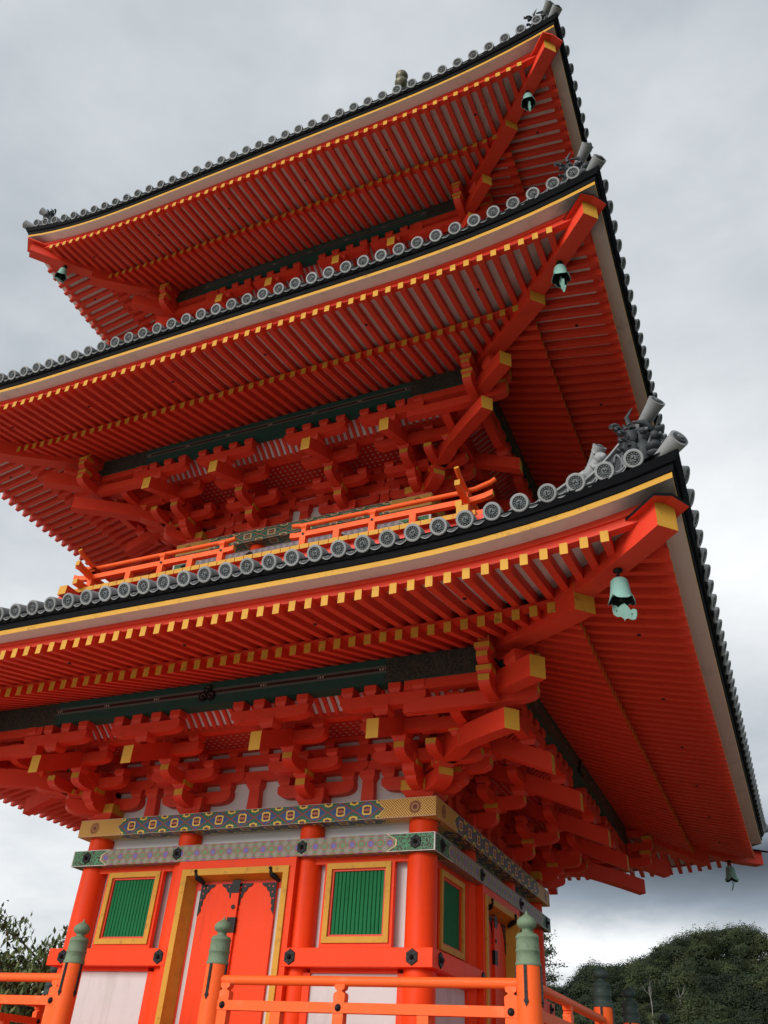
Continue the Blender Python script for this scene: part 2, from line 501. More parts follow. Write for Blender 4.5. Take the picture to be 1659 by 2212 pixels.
def hex_nail(x, y, z, r=.085):
    """hexagonal black iron nail cover on a face looking to -y"""
    mb = MB()
    a = [(r*math.sin(PI*i/3), r*math.cos(PI*i/3)) for i in range(6)]
    o = [(x+p[0], y, z+p[1]*1.08) for p in a]; i_ = [(x+p[0]*.9, y-.016, z+p[1]*.97) for p in a]
    for q in range(6):
        j = (q+1) % 6
        mb.face([o[j], o[q], i_[q], i_[j]], 'iron_black')
    mb.face(i_[::-1], 'iron_black')
    # six pierced dots and the central knob
    for q in range(6):
        cx, cz = x+math.sin(PI*q/3)*r*.6, z+math.cos(PI*q/3)*r*.62
        mb.tube([(cx, y-.016, cz), (cx, y-.022, cz)], .007, 'eave_black', 6)
    mb.lathe([(.030, 0), (.030, .012), (.022, .03), (.001, .042)], (0, 0, 0), 'iron_black', 12)
    n0 = len(mb.v)-12*4
    for q in range(n0, len(mb.v)):
        vx, vy, vz = mb.v[q]; mb.v[q] = (x+vx, y-.016-vz, z+vy)
    return mb

def storey(k):
    a, b, dz = A[k], B_[k], DZ[k]
    zb = -1.75 if k == 0 else .2+dz      # bottom of the walls
    mb = MB(); wx = a-.05
    for q in range(4):
        R = Matrix.Rotation(q*PI/2, 3, 'Z')
        mb.face([R@Vector(p) for p in ((-wx, -wx, zb), (wx, -wx, zb), (wx, -wx, dz+2.62), (-wx, -wx, dz+2.62))], 'whitewash')
    mb.build('wall', pagoda)
    # columns
    cmes = {}
    for cor, r in ((True, .200-.012*k), (False, .180-.012*k)):
        cm = MB(); cm.lathe([(r*1.02, zb), (r*1.0, dz+.4), (r*.96, dz+1.209)], (0, 0, 0), 'vermilion_wall', 28)
        cmes[cor] = cm.mesh('column')
    pts = []
    for q in range(4):
        for x in (-a, -b, b):
            v = Matrix.Rotation(q*PI/2, 3, 'Z') @ Vector((x, -a, 0)); pts.append(v)
    for v in pts:
        o = link('column', cmes[min(abs(v.x), abs(v.y)) > b+.1], pagoda); o.location = v
    up = '' if k == 0 else '_upper'
    ring_beam('tie_beam', a+.27, dz+.779, dz+1.004, .42, 'tie_paint'+up, pagoda)
    ring_beam('capital_beam', a+.276, dz+1.209, dz+1.458, .46, 'capital_paint'+up, pagoda)
    if k < 2:
        hn = hex_nail(0, 0, 0, .085).mesh('nail_cover')
        for q in range(4):
            if q in (2, 3): continue
            for x in (-a, -b, b, a):
                v = Matrix.Rotation(q*PI/2, 3, 'Z') @ Vector((x, -a-.27, 0))
                o = link('nail_cover', hn, pagoda, rz=q*PI/2); o.location = (v.x, v.y, dz+.893)

# ---------------- brackets
def arm(mb, o, d, t0, t1, z0, z1, w, nose0=True, nose1=True, gold=None, mat='vermilion'):
    """bracket arm along unit d from t0 to t1: straight top, ends cut vertically above and rounded below"""
    h = z1-z0; c = h*1.25
    prof = []
    def curve(t, sg):
        pts = []
        for i in range(6):
            a_ = (PI/2)*i/5
            pts.append((t - sg*c*(1-math.sin(a_)), z0 + h*.55*(1-math.cos(a_))))
        return pts          # from the flat bottom out to the end
    L = curve(t0, -1)[::-1] if nose0 else [(t0, z0)]
    Rr = curve(t1, 1) if nose1 else [(t1, z0)]
    prof = L + Rr + [(t1, z1), (t0, z1)]
    n = Vector((d[1], -d[0], 0)); d3 = Vector((d[0], d[1], 0))
    edges = []
    if gold in ('1', 'both'): edges.append(len(L)+len(Rr)-1)
    if gold in ('0', 'both'): edges.append(len(prof)-1)
    mb.poly_extrude(prof, (o[0], o[1], 0), d3, n, w, mat, 'ochre', edges)

def block(mb, x, y, z, w=.2, h=.12, ang=0, gold=False, mat='vermilion'):
    """bearing block: square top, waisted bottom"""
    R = Matrix.Rotation(ang, 3, 'Z')
    a_, b_ = w/2, w*.34; zm = z+h*.45
    sq = lambda r, zz: [Vector((x, y, zz)) + R@Vector(p) for p in ((-r, -r, 0), (r, -r, 0), (r, r, 0), (-r, r, 0))]
    r0, r1, r2 = sq(b_, z), sq(a_, zm), sq(a_, z+h)
    mid = sq((a_+b_)/2*.97, z+h*.2)
    for lo, hi, m_ in ((r0, mid, mat), (mid, r1, mat), (r1, r2, 'ochre' if gold else mat)):
        for i in range(4):
            j = (i+1) % 4
            mb.face([lo[i], lo[j], hi[j], hi[i]], m_)
    mb.face(r2, mat); mb.face(r0[::-1], mat)

def bracket_mesh(k, corner=0):
    """one three-step bracket cluster on the front side, column at x = 0; corner = -1 / +1 for the end columns"""
    mb = MB(); z = DZ[k] + (.006 if corner < 0 else 0); y = -A[k]
    S_ = lambda s: y - s
    fx, fy = (1, 0), (0, -1)
    if not corner:
        block(mb, 0, y, z+1.458, .44, .25)
    elif corner > 0:
        block(mb, 0, y, z+1.458, .50, .25, gold=True)
    # lateral arms on the wall line with their blocks
    arm(mb, (0, y), fx, -.62, .62, z+1.64, z+1.82, .17)
    for x in ((-.52, 0, .52) if corner >= 0 else (-.52, .52)): block(mb, x, y, z+1.82, .2, .12)
    hl = (A[k]-B_[k])/2-.014
    arm(mb, (0, y), fx, -hl, hl, z+1.94, z+2.09, .16)
    for x in (-.88*hl, -.3*hl, .3*hl, .88*hl): block(mb, x, y, z+2.088, .17, .10)
    # arms reaching out: first and second step
    arm(mb, (0, y), fy, -.1, .53, z+1.56, z+1.75, .15, False, True, '1')
    block(mb, 0, S_(.45), z+1.75, .21, .13, gold=True)
    arm(mb, (0, S_(.45)), fx, -.56, .56, z+1.87, z+2.03, .14)
    for x in (-.46, 0, .46): block(mb, x, S_(.45), z+2.03, .18, .11)
    arm(mb, (0, y), fy, -.1, .96, z+1.81, z+1.98, .15, False, True, '1')
    block(mb, 0, S_(.88), z+1.98, .21, .14)
    arm(mb, (0, S_(.92)), fx, -.56, .56, z+2.11, z+2.27, .15)
    for x in (-.46, 0, .46): block(mb, x, S_(.92), z+2.27, .18, .11)
    # third step: arm carried by the tail rafter, under the purlin
    block(mb, 0, S_(1.5), z+2.10, .22, .13)
    arm(mb, (0, S_(1.5)), fx, -.60, .60, z+2.22, z+2.38, .15)
    for x in (-.50, -.17, .17, .50): block(mb, x, S_(1.5), z+2.38, .17, .14)
    if corner:      # arms of this side running on past the corner
        c = corner
        d = (c, 0)
        arm(mb, (0, S_(.45)), d, .3, .98, z+1.81, z+1.97, .14, False, True, '1')
        arm(mb, (0, S_(.92)), d, .3, 1.42, z+2.08, z+2.24, .14, False, True, '1')
        block(mb, c*1.34, S_(.92), z+2.24, .18, .12)
        arm(mb, (0, S_(1.5)), d, .3, 2.02, z+2.10, z+2.27, .14, False, True, '1')
        block(mb, c*1.92, S_(1.5), z+2.27, .19, .12, gold=True)
        arm(mb, (0, S_(1.5)), d, .3, 2.08, z+2.39, z+2.54, .14, False, True, '1')
        block(mb, c*1.98, S_(1.5), z+2.54, .19, .12, gold=True)
        arm(mb, (0, S_(1.5)), d, .3, 2.0, z+2.66, z+2.78, .14, False, True, '1')
    return mb.mesh('bracket_set')

def tail_rafter_mesh(k):
    mb = MB(); z = DZ[k]; y = -A[k]
    h = .25; w = .165; s1 = 1.80; s0 = -.02; sl = .42
    z1 = z+1.845
    mb.bar((0, y-s0, z1+sl*(s1-s0)), (0, y-s1, z1), w, h, 'vermilion', None, 'ochre')
    return mb.mesh('tail_rafter')

def diag_bracket(k):
    mb = MB(); z = DZ[k]; a = A[k]
    q = math.sqrt(2); d = (1/q, -1/q); o = (a, -a)
    arm(mb, o, d, 0, .46*q+.04, z+1.54, z+1.75, .21, False, True, '1')
    block(mb, a+.42, -a-.42, z+1.75, .24, .13, PI/4, gold=True)
    arm(mb, o, d, 0, .86*q+.05, z+1.81, z+2.01, .21, False, True, '1')
    block(mb, a+.82, -a-.82, z+2.00, .27, .15, 0, gold=True)
    block(mb, a+1.18, -a-1.18, z+2.25, .27, .15, 0, gold=True)
    # post between the upper diagonal tail beam and the hip rafter
    mb.bar((a+1.5, -a-1.5, z+2.55), (a+1.502, -a-1.502, z+2.55), .3, .6, 'vermilion')
    block(mb, a+1.9, -a-1.9, z+2.36, .26, .16, PI/4)
    return mb.mesh('corner_bracket')

def diag_tail(k, which):
    mb = MB(); z = DZ[k]; a = A[k]
    if which == 0: s1, zt, w, h, s0, sl = 1.75, 1.80, .195, .25, .3, .16
    else: s1, zt, w, h, s0, sl = 2.19, 2.20, .20, .265, .6, .16
    n = 5; pts = []
    for i in range(n+1):
        t = i/n; s = s0+(s1-s0)*t
        pts.append((a+s, -a-s, z+zt+(s1-s)*sl+.10*(1-t)*t))
    for i in range(n):
        mb.bar(pts[i], pts[i+1], w, h, 'vermilion', None, 'ochre' if i == n-1 else None)
    return mb.mesh('diagonal_tail_beam')

def brackets(k):
    a, b = A[k], B_[k]
    mid = bracket_mesh(k); tail = tail_rafter_mesh(k)
    cor = {1: bracket_mesh(k, 1), -1: bracket_mesh(k, -1)}
    for q in range(4):
        R = Matrix.Rotation(q*PI/2, 3, 'Z')
        for x, c in ((-a, -1), (-b, 0), (b, 0), (a, 1)):
            o = link('bracket_set', cor[c] if c else mid, pagoda, rz=q*PI/2)
            o.location = R @ Vector((x, 0, 0))
            link('tail_rafter', tail, o)
    db = diag_bracket(k); dts = [diag_tail(k, 0), diag_tail(k, 1)]
    for q in range(4):
        o = link('corner_bracket', db, pagoda, rz=q*PI/2)
        for d in dts: link('diagonal_tail_beam', d, o)
    # beams, mid-bay struts, ceiling, cove and purlin, one set on each side
    z = DZ[k]; y = -a
    bm = MB()
    e0 = a+.05
    bm.box(-e0, e0, y-.075, y+.05, z+2.19, z+2.33, 'vermilion')
    bm.box(-e0, e0, y-.075, y+.05, z+2.43, z+2.60, 'vermilion')
    for x in np.arange(-a, a+.01, (a-b)/3): block(bm, x, y, z+2.33, .17, .10)
    e1 = a+.95
    bm.box(-e1, e1, y-1.0, y-.86, z+2.38, z+2.52, 'vermilion')
    bme = bm.mesh('bracket_beam')
    st = MB()
    for x in (-(a+b)/2, 0, (a+b)/2):
        st.hexa([(x-.10, y-.07, z+1.458), (x+.10, y-.07, z+1.458), (x+.10, y+.05, z+1.458), (x-.10, y+.05, z+1.458),
                 (x-.085, y-.07, z+1.80), (x+.085, y-.07, z+1.80), (x+.085, y+.05, z+1.80), (x-.085, y+.05, z+1.80)], 'vermilion')
        block(st, x, y, z+1.80, .24, .14)
    # the wall beam over them
    st.box(-e0, e0, y-.06, y+.05, z+1.945, z+2.085, 'vermilion')
    ste = st.mesh('wall_strut')
    ce = MB(); c0, c1 = a+.05, a+.9
    ce.face([(-c0, -c0, z+2.47), (-c1, -c1, z+2.47), (c1, -c1, z+2.47), (c0, -c0, z+2.47)][::1], 'ceiling_paint', [(-c0, -c0), (-c1, -c1), (c1, -c1), (c0, -c0)])
    cee = ce.mesh('bracket_ceiling')
    cv = MB(); n = 6
    prof = []
    for i in range(n+1):
        t = i/n; prof.append((.97+.47*t, z+2.45+.24*math.sin(t*PI/2)))
    for i in range(n):
        (s0, z0), (s1, z1) = prof[i], prof[i+1]
        cv.face([(-(a+s0), y-s0, z0), (-(a+s1), y-s1, z1), (a+s1, y-s1, z1), (a+s0, y-s0, z0)], 'whitewash')
    x = -(a+.9)
    while x < a+.9:
        for i in range(n):
            (s0, z0), (s1, z1) = prof[i], prof[i+1]
            w = .028; dp = .045
            cv.hexa([(x-w, y-s1, z1-dp), (x+w, y-s1, z1-dp), (x+w, y-s0, z0-dp), (x-w, y-s0, z0-dp),
                     (x-w, y-s1, z1+.01), (x+w, y-s1, z1+.01), (x+w, y-s0, z0+.01), (x-w, y-s0, z0+.01)], 'vermilion')
        x += .125
    cve = cv.mesh('rib_cove')
    pu = MB(); sp = 1.5; e = a+sp+.02; w = .11
    z0, z1 = z+2.525, z+2.86; zc = (z0+z1)/2
    pu.face([(-e, y-sp-w, z0), (e, y-sp-w, z0), (e, y-sp-w, z1), (-e, y-sp-w, z1)], 'purlin_paint', [(-e, z0-zc), (e, z0-zc), (e, z1-zc), (-e, z1-zc)])
    pu.face([(-e, y-sp+w, z0), (e, y-sp+w, z0), (e, y-sp-w, z0), (-e, y-sp-w, z0)], 'purlin_green')
    pu.face([(e, y-sp+w, z0), (-e, y-sp+w, z0), (-e, y-sp+w, z1), (e, y-sp+w, z1)], 'purlin_green')
    pu.face([(e, y-sp-w, z0), (e, y-sp+w, z0), (e, y-sp+w, z1), (e, y-sp-w, z1)], 'purlin_green')
    pu.face([(-e, y-sp+w, z0), (-e, y-sp-w, z0), (-e, y-sp-w, z1), (-e, y-sp+w, z1)], 'purlin_green')
    pue = pu.mesh('purlin')
    # crest of three round swirls at the middle of the purlin
    cr = MB()
    for cx, cz in ((0, .055), (-.065, -.05), (.065, -.05)):
        cr.tube([(cx, y-sp-w-.03, zc+cz), (cx, y-sp-w+.0, zc+cz)], .066, 'iron_black', 20)
        pts = []
        for i in range(12):
            t = i/11*1.6*PI; rr = .048*(1-i/16)
            pts.append((cx+rr*math.cos(t), y-sp-w-.034, zc+cz+rr*math.sin(t)))
        cr.tube(pts, .008, 'bronze', 5)
    cre = cr.mesh('purlin_crest')
    for q in range(4):
        link('bracket_beam', bme, pagoda, rz=q*PI/2); link('wall_strut', ste, pagoda, rz=q*PI/2)
        link('bracket_ceiling', cee, pagoda, rz=q*PI/2); link('rib_cove', cve, pagoda, rz=q*PI/2)
        p = link('purlin', pue, pagoda, rz=q*PI/2)
        if k == 0 and q < 2: link('purlin_crest', cre, p)

# ---------------- eaves
RAFTERS = []        # (storey, side, mesh builder, weight)
def sweep(mb, k, prof, mat, n=28, flip=False):
    """prof: [(s, zfun(x)), ...] swept along the front side with mitred ends"""
    a = A[k]
    for (s0, f0), (s1, f1) in zip(prof[:-1], prof[1:]):
        for i in range(n):
            t0, t1 = -1+2*i/n, -1+2*(i+1)/n
            q = [(t0*(a+s0), -a-s0, f0(t0*(a+s0))), (t1*(a+s0), -a-s0, f0(t1*(a+s0))),
                 (t1*(a+s1), -a-s1, f1(t1*(a+s1))), (t0*(a+s1), -a-s1, f1(t0*(a+s1)))]
            mb.face(q if not flip else q[::-1], mat)

def eaves(k):
    a, dz = A[k], DZ[k]
    L = lambda x: lift(k, x)
    G = lambda off, m=1.0: (lambda x: off+dz+m*L(x))
    # boards above the rafters (pale between them)
    mb = MB()
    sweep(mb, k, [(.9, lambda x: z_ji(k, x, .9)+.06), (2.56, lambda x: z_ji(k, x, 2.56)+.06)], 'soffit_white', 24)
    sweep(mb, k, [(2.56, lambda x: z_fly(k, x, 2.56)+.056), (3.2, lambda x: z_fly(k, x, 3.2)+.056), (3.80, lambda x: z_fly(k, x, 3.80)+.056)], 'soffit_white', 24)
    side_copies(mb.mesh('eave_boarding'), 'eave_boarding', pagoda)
    # batten on the base rafters' tips
    mb = MB()
    zb = lambda x: z_ji(k, x, 2.66)+.062
    zt = lambda x: z_fly(k, x, 2.66)-.058
    sweep(mb, k, [(2.56, zt), (2.56, zb), (2.69, zb), (2.69, zt)], 'vermilion', 24)
    side_copies(mb.mesh('rafter_batten'), 'rafter_batten', pagoda)
    # fascia
    mb = MB()
    zf = lambda x: z_fly(k, x, 3.80)+.056
    zg = lambda x: 2.668+dz+L(x)*.96
    zm = lambda x: zf(x)*.45+zg(x)*.55
    sweep(mb, k, [(3.70, zf), (3.805, zf), (3.80, zm), (3.825, lambda x: zm(x)+.004), (3.825, zg)], 'vermilion')
    side_copies(mb.mesh('eave_fascia'), 'eave_fascia', pagoda)
    mb = MB()
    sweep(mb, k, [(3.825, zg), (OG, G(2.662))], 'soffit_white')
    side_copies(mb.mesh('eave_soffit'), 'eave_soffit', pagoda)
    mb = MB()
    sweep(mb, k, [(OG, G(2.662)), (OG+.004, G(2.724))], 'ochre')
    side_copies(mb.mesh('gilt_edge'), 'gilt_edge', pagoda)
    mb = MB()
    sweep(mb, k, [(OG+.004, G(2.724)), (OG+.016, G(2.728)), (OG+.03, G(2.80)), (OG+.055, G(2.803)), (OG+.10, G(2.88))], 'eave_black')
    side_copies(mb.mesh('eave_edge'), 'eave_edge', pagoda)
    # rafters
    xs = []
    i = 0
    while True:
        x = (i+PH[k])*PIT
        if x > a+3.45: break
        xs.append(x); i += 1
    xs = sorted(set([-x for x in xs]+xs))
    w, h = .080, .125
    for side in range(4):
        for x in xs:
            ax = abs(x)
            s0 = max(2.45, ax-a)
            if ax < a+3.4:
                mb = MB(); p = [s0, (s0+3.825)/2, 3.845]
                for j in range(2):
                    mb.bar((x, -a-p[j], z_fly(k, x, p[j])), (x, -a-p[j+1], z_fly(k, x, p[j+1])), w, h, 'vermilion', None, 'ochre' if j == 1 else None)
                if round(x/PIT-PH[k]) % 9 == 4:
                    s = 3.3; zz = z_fly(k, x, s)-h/2
                    mb.lathe([(.001, -.012), (.022, -.010), (.026, .004)], (x, -a-s, zz), 'iron_black', 8)
                RAFTERS.append((k, side, 'fly', x, mb))
            s0 = max(1.05, ax-a)
            if s0 < 2.6:
                mb = MB()
                mb.bar((x, -a-s0, z_ji(k, x, s0)), (x, -a-2.737, z_ji(k, x, 2.737)), .088, .13, 'vermilion', None, 'ochre')
                RAFTERS.append((k, side, 'ji', x, mb))
    # hip rafters with their cover boards
    hb = MB(); n = 6; q2 = math.sqrt(2)
    ss = np.linspace(.7, 2.90, n+1)
    for i in range(n):
        s0, s1 = ss[i], ss[i+1]
        z0, z1 = (z_ji(k, a+s_, s_)-.02 for s_ in (s0, s1))
        hb.bar((a+s0, -a-s0, z0), (a+s1, -a-s1, z1), .25, .33, 'vermilion', None, 'ochre' if i == n-1 else None)
    hbe = hb.mesh('hip_rafter')
    hf = MB(); ss = np.linspace(2.3, 3.90, n+1)
    def zh(s_): return z_fly(k, a+s_, s_)-.035
    for i in range(n):
        s0, s1 = ss[i], ss[i+1]
        hf.bar((a+s0, -a-s0, zh(s0)), (a+s1, -a-s1, zh(s1)), .23, .28, 'vermilion', None, 'ochre' if i == n-1 else None)
    hfe = hf.mesh('flying_hip_rafter')
    cb = MB(); d = Vector((1/q2, -1/q2, 0)); n_ = Vector((1/q2, 1/q2, 0))
    cm = 'eave_black' if k < 2 else 'vermilion'
    s0, s1 = 3.42, 3.985
    for sg in (1, -1):
        c = []
        for dzz in (0, .035):
            for s_, off, dr in ((s0, 0, 0), (s1, 0, 0), (s1-.01, .20, .05), (s0+.13, .20, .05)):
                p = Vector((a+s_, -a-s_, zh(s_)+.142+dzz)) + n_*off*sg - Vector((0, 0, dr))
                c.append(p)
        if sg > 0: order = [0, 1, 2, 3, 4, 5, 6, 7]
        else: order = [3, 2, 1, 0, 7, 6, 5, 4]
        c = [c[o] for o in order]
        cb.hexa(c, cm, {'bottom': 'vermilion'})
    cbe = cb.mesh('cover_board')
    for q in range(4):
        link('hip_rafter', hbe, pagoda, rz=q*PI/2)
        o = link('flying_hip_rafter', hfe, pagoda, rz=q*PI/2)
        link('cover_board', cbe, o)

# ---------------- roofs
SD = 4.13           # the line of the round end tiles
def z_roof(k, x, s):
    t = max(0.0, SD-s)
    f = max(0.0, min(1.0, (s+.3)/4.3))
    return 2.892 + DZ[k] + .34*t + .055*t*t + 1.2*lift(k, x)*f**.8

TPS = [.2847, .2863, .2995]      # pitch of the tile rows
def tile_disc_mesh(detail=True):
    """round end tile facing -y: rim, recessed field, ring of beads and a three-comma swirl; short tube behind"""
    mb = MB(); n = 24 if detail else 14
    def ring(r, y): return [(r*math.cos(2*PI*i/n), y, r*math.sin(2*PI*i/n)) for i in range(n)]
    rs = [(.080, .16), (.096, .0), (.097, -.012), (.090, -.020), (.071, -.020), (.066, -.004)]
    R_ = [ring(*q) for q in rs]
    for j in range(len(R_)-1):
        for i in range(n):
            m = (i+1) % n
            mb.face([R_[j][i], R_[j][m], R_[j+1][m], R_[j+1][i]], 'tile_grey', smooth=j < 1)
    mb.face(R_[-1], 'tile_dark')
    if detail:
        for i in range(14):
            t = 2*PI*i/14
            mb.tube([(.055*math.cos(t), -.003, .055*math.sin(t)), (.055*math.cos(t), -.012, .055*math.sin(t))], .0068, 'tile_relief', 6)
    for c in range(3):
        pts, rad = [], []
        for i in range(8):
            t = 2*PI*c/3 + i/7*PI*1.05; rr = .014+.030*i/7
            pts.append((rr*math.cos(t), -.006, rr*math.sin(t))); rad.append(.0135*(1-i/8.5))
        mb.tube(pts, rad, 'tile_relief', 6 if detail else 4)
    return mb.mesh('eave_tile')

def roof(k):
    a = A[k]
    s_top = -.32 if k < 2 else -a+.32
    ns = 18; ss = np.linspace(4.07, s_top, ns+1)
    root = None
    mb = MB()
    for i in range(ns):
        s0, s1 = float(ss[i]), float(ss[i+1])
        sweep(mb, k, [(s1, lambda x, s=s1: z_roof(k, x, s)-.02), (s0, lambda x, s=s0: z_roof(k, x, s)-.02)], 'tile_dark', 30)
    # barrel tile rows
    TP = TPS[k]; N_ = int((a+4.0)/TP)
    m = 6
    for i in range(-N_-1, N_+1):
        x = (i+.5)*TP
        s_in = max(s_top, abs(x)-a+.05)
        st = SD-.01
        if s_in > 4.0: continue
        npt = max(2, int((st-s_in)/.35)+1)
        rows = []
        for s in np.linspace(st, s_in, npt):
            zc = z_roof(k, x, float(s))+.03; r = .079
            rows.append([(x+r*math.cos(PI*j/m), -a-float(s), zc-.02+r*math.sin(PI*j/m)) for j in range(m+1)])
        for p, q in zip(rows[:-1], rows[1:]):
            for j in range(m): mb.face([p[j+1], p[j], q[j], q[j+1]], 'tile_grey', smooth=True)
    # hip ridges at the right corner of this side: two steps, pale coping on top, interlaced open side
    q2 = math.sqrt(2)
    me = mb.mesh('roof_slope')
    out = []
    roof_root = link('roof', me, pagoda)
    out.append(roof_root)
    for q in range(1, 4): out.append(link('roof', me, pagoda, rz=q*PI/2))
    # ridges
    rb = MB()
    dvec = Vector((1/q2, -1/q2, 0)); nvec = Vector((1/q2, 1/q2, 0))
    def ridge_run(sa, sb, ha, hb_, w):
        n = max(4, int((sa-sb)*3)); prev = None
        H_ = lambda s: hb_ + (ha-hb_)*max(0.0, (s-sb)/(sa-sb))**1.6
        for s in np.linspace(sa, sb, n):
            s = float(s); zz = z_roof(k, a+s, s); h = H_(s)
            c = Vector((a+s, -a-s, 0))
            cur = [c+nvec*w+Vector((0, 0, zz-.05)), c+nvec*w+Vector((0, 0, zz+h)), c-nvec*w+Vector((0, 0, zz+h)), c-nvec*w+Vector((0, 0, zz-.05))]
            cop = [c+nvec*(w+.03)+Vector((0, 0, zz+h+.003)), c+nvec*(w+.03)+Vector((0, 0, zz+h+.03)), c+Vector((0, 0, zz+h+.10)),
                   c-nvec*(w+.03)+Vector((0, 0, zz+h+.03)), c-nvec*(w+.03)+Vector((0, 0, zz+h+.003))]
            if prev:
                for j in range(3): rb.face([prev[0][j], prev[0][j+1], cur[j+1], cur[j]], 'tile_dark')
                for j in range(4): rb.face([prev[1][j], prev[1][j+1], cop[j+1], cop[j]], 'tile_grey')
                rb.face([prev[1][4], prev[1][0], cop[0], cop[4]], 'tile_grey')
            else:
                rb.face(cur, 'tile_dark'); rb.face(cop, 'tile_grey')
            prev = (cur, cop)
        rb.face(prev[0][::-1], 'tile_dark')
        # interlaced tile lattice along both faces
        for sg in (1, -1):
            for ph in (0, PI):
                pts = []
                for s in np.linspace(sa-.03, max(sb, sa-2.2), 40):
                    s = float(s); h = H_(s); zz = z_roof(k, a+s, s)+h*.5+math.sin(s*26+ph)*h*.36
                    pts.append(Vector((a+s, -a-s, zz))+nvec*sg*(w+.012))
                rb.tube(pts, .014, 'tile_relief', 5)
    ridge_run(3.72, 3.08, .46, .34, .085)
    ridge_run(3.08, s_top, .46, .44, .11)
    # corner tile tube that looks out along the hip
    s0 = SD
    zz = z_roof(k, a+s0, s0)
    disc = tile_disc_mesh()
    rbe = rb.mesh('hip_ridge')
    oc = MB()
    p1 = Vector((a+4.15, -a-4.15, zz+.0)); p0 = Vector((a+3.7, -a-3.7, z_roof(k, a+3.7, 3.7)-.05))
    oc.tube([p0, p0.lerp(p1, .55)+Vector((0, 0, -.02)), p1], [.070, .078, .100], 'tile_grey', 16)
    oc.tube([p1, p1+dvec*.012+Vector((0, 0, .004))], [.072, .072], 'tile_dark', 16)
    sw(oc, p1+dvec*.018+Vector((0, 0, .006)), (dvec+Vector((0, 0, .35))).normalized(), .055)
    oce = oc.mesh('corner_tile')
    og = ogre(k); ln = lion(k)
    for q in range(4):
        r = link('hip_ridge', rbe, out[q], rz=0)
        link('corner_tile', oce, out[q])
        link('ridge_end_ogre', og, out[q])
        link('ridge_lion', ln, out[q])
    return out

def sw(mb, c, n, r):
    """three-comma swirl on a disc centred at c facing n"""
    n = n.normalized(); a_ = n.cross(Vector((0, 0, 1))).normalized(); b_ = a_.cross(n)
    for q in range(3):
        pts, rad = [], []
        for i in range(8):
            t = 2*PI*q/3 + i/7*PI*1.05; rr = r*(.2+.6*i/7)
            pts.append(c+a_*rr*math.cos(t)+b_*rr*math.sin(t)); rad.append(r*.22*(1-i/8.5))
        mb.tube(pts, rad, 'tile_relief', 5)

def blob(mb, c, r, mat, sq=(1, 1, 1), n=8):
    vs = []; fs = []
    for i in range(n+1):
        th = PI*i/n
        for j in range(n):
            ph = 2*PI*j/n
            k_ = 1+.16*math.sin(3*ph+5*c[0]*9+i*2.1)
            vs.append((c[0]+r*sq[0]*math.sin(th)*math.cos(ph)*k_, c[1]+r*sq[1]*math.sin(th)*math.sin(ph)*k_, c[2]+r*sq[2]*math.cos(th)))
    for i in range(n):
        for j in range(n):
            fs.append((i*n+j, (i+1)*n+j, (i+1)*n+(j+1) % n, i*n+(j+1) % n))
    mb.add(vs, fs, mat, True)

def ogre(k):
    """scowling ridge-end tile: curled mane, horns, brow, jaws, and a flared tube above it"""
    mb = MB(); a = A[k]; q2 = math.sqrt(2); rd = random.Random(3)
    d = Vector((1/q2, -1/q2, 0)); n = Vector((1/q2, 1/q2, 0)); up = Vector((0, 0, 1))
    s = 3.78; o = Vector((a+s, -a-s, z_roof(k, a+s, s)+.06))
    P = lambda x, y, z: o + n*x*1.25 + d*y*1.25 + up*z*1.2          # x across, y outward, z up
    # body plate
    for x, z, r in ((0, .12, .17), (-.13, .10, .12), (.13, .10, .12), (0, .27, .14), (-.1, .26, .10), (.1, .26, .10)):
        blob(mb, P(x, 0, z), r, 'ogre_tile', (.75, .75, 1))
    # face: brow ridges, eyes, nose, jaw, fangs
    for sg in (-1, 1):
        blob(mb, P(.07*sg, .12, .25), .045, 'ogre_tile', (1, 1, .8)); blob(mb, P(.065*sg, .155, .245), .02, 'tile_relief')
        mb.tube([P(.02*sg, .15, .27), P(.08*sg, .16, .31), P(.15*sg, .10, .33)], [.03, .03, .012], 'ogre_tile', 6)
        mb.tube([P(.10*sg, .02, .34), P(.15*sg, .04, .43), P(.13*sg, .10, .50)], [.035, .024, .004], 'ogre_tile', 7)
        mb.tube([P(.05*sg, .14, .11), P(.06*sg, .18, .15)], [.016, .003], 'tile_relief', 5)
        # curled side locks
        for t in range(5):
            z0 = .02+.075*t; pts = []
            for i in range(9):
                g = i/8*4.2; rr = .06*(1-i/11)
                pts.append(P(sg*(.20+rr*math.cos(g)+.02*rd.random()), .02+.05*math.sin(t), z0+rr*math.sin(g)))
            mb.tube(pts, [.026*(1-i/13) for i in range(9)], 'ogre_tile', 6)
    blob(mb, P(0, .16, .20), .045, 'ogre_tile'); blob(mb, P(0, .13, .10), .075, 'ogre_tile', (1, 1, .6)); blob(mb, P(0, .12, .04), .06, 'ogre_tile', (1.2, .8, .5))
    for i in range(26):
        t = rd.uniform(-1.3, 1.3); rr = rd.uniform(.16, .23)
        c = P(math.sin(t)*rr, rd.uniform(-.03, .08), .20+math.cos(t)*rr*.85)
        e = c + (n*math.sin(t)+up*math.cos(t))*rd.uniform(.05, .09) + d*rd.uniform(-.02, .05)
        mb.tube([c, c.lerp(e, .6)+n*.01, e], [.026, .017, .003], 'ogre_tile', 6)
    # flared tube leaning out above the head
    a0, a1 = P(0, -.12, .33), P(0, .26, .50)
    mb.tube([a0, a0.lerp(a1, .5), a0.lerp(a1, .85), a1], [.060, .066, .080, .092], 'tile_grey', 18)
    nn = (a1-a0).normalized()
    mb.tube([a1, a1+nn*.006], [.064, .064], 'tile_dark', 16)
    sw(mb, a1+nn*.01, nn, .05)
    return mb.mesh('ridge_end_ogre')

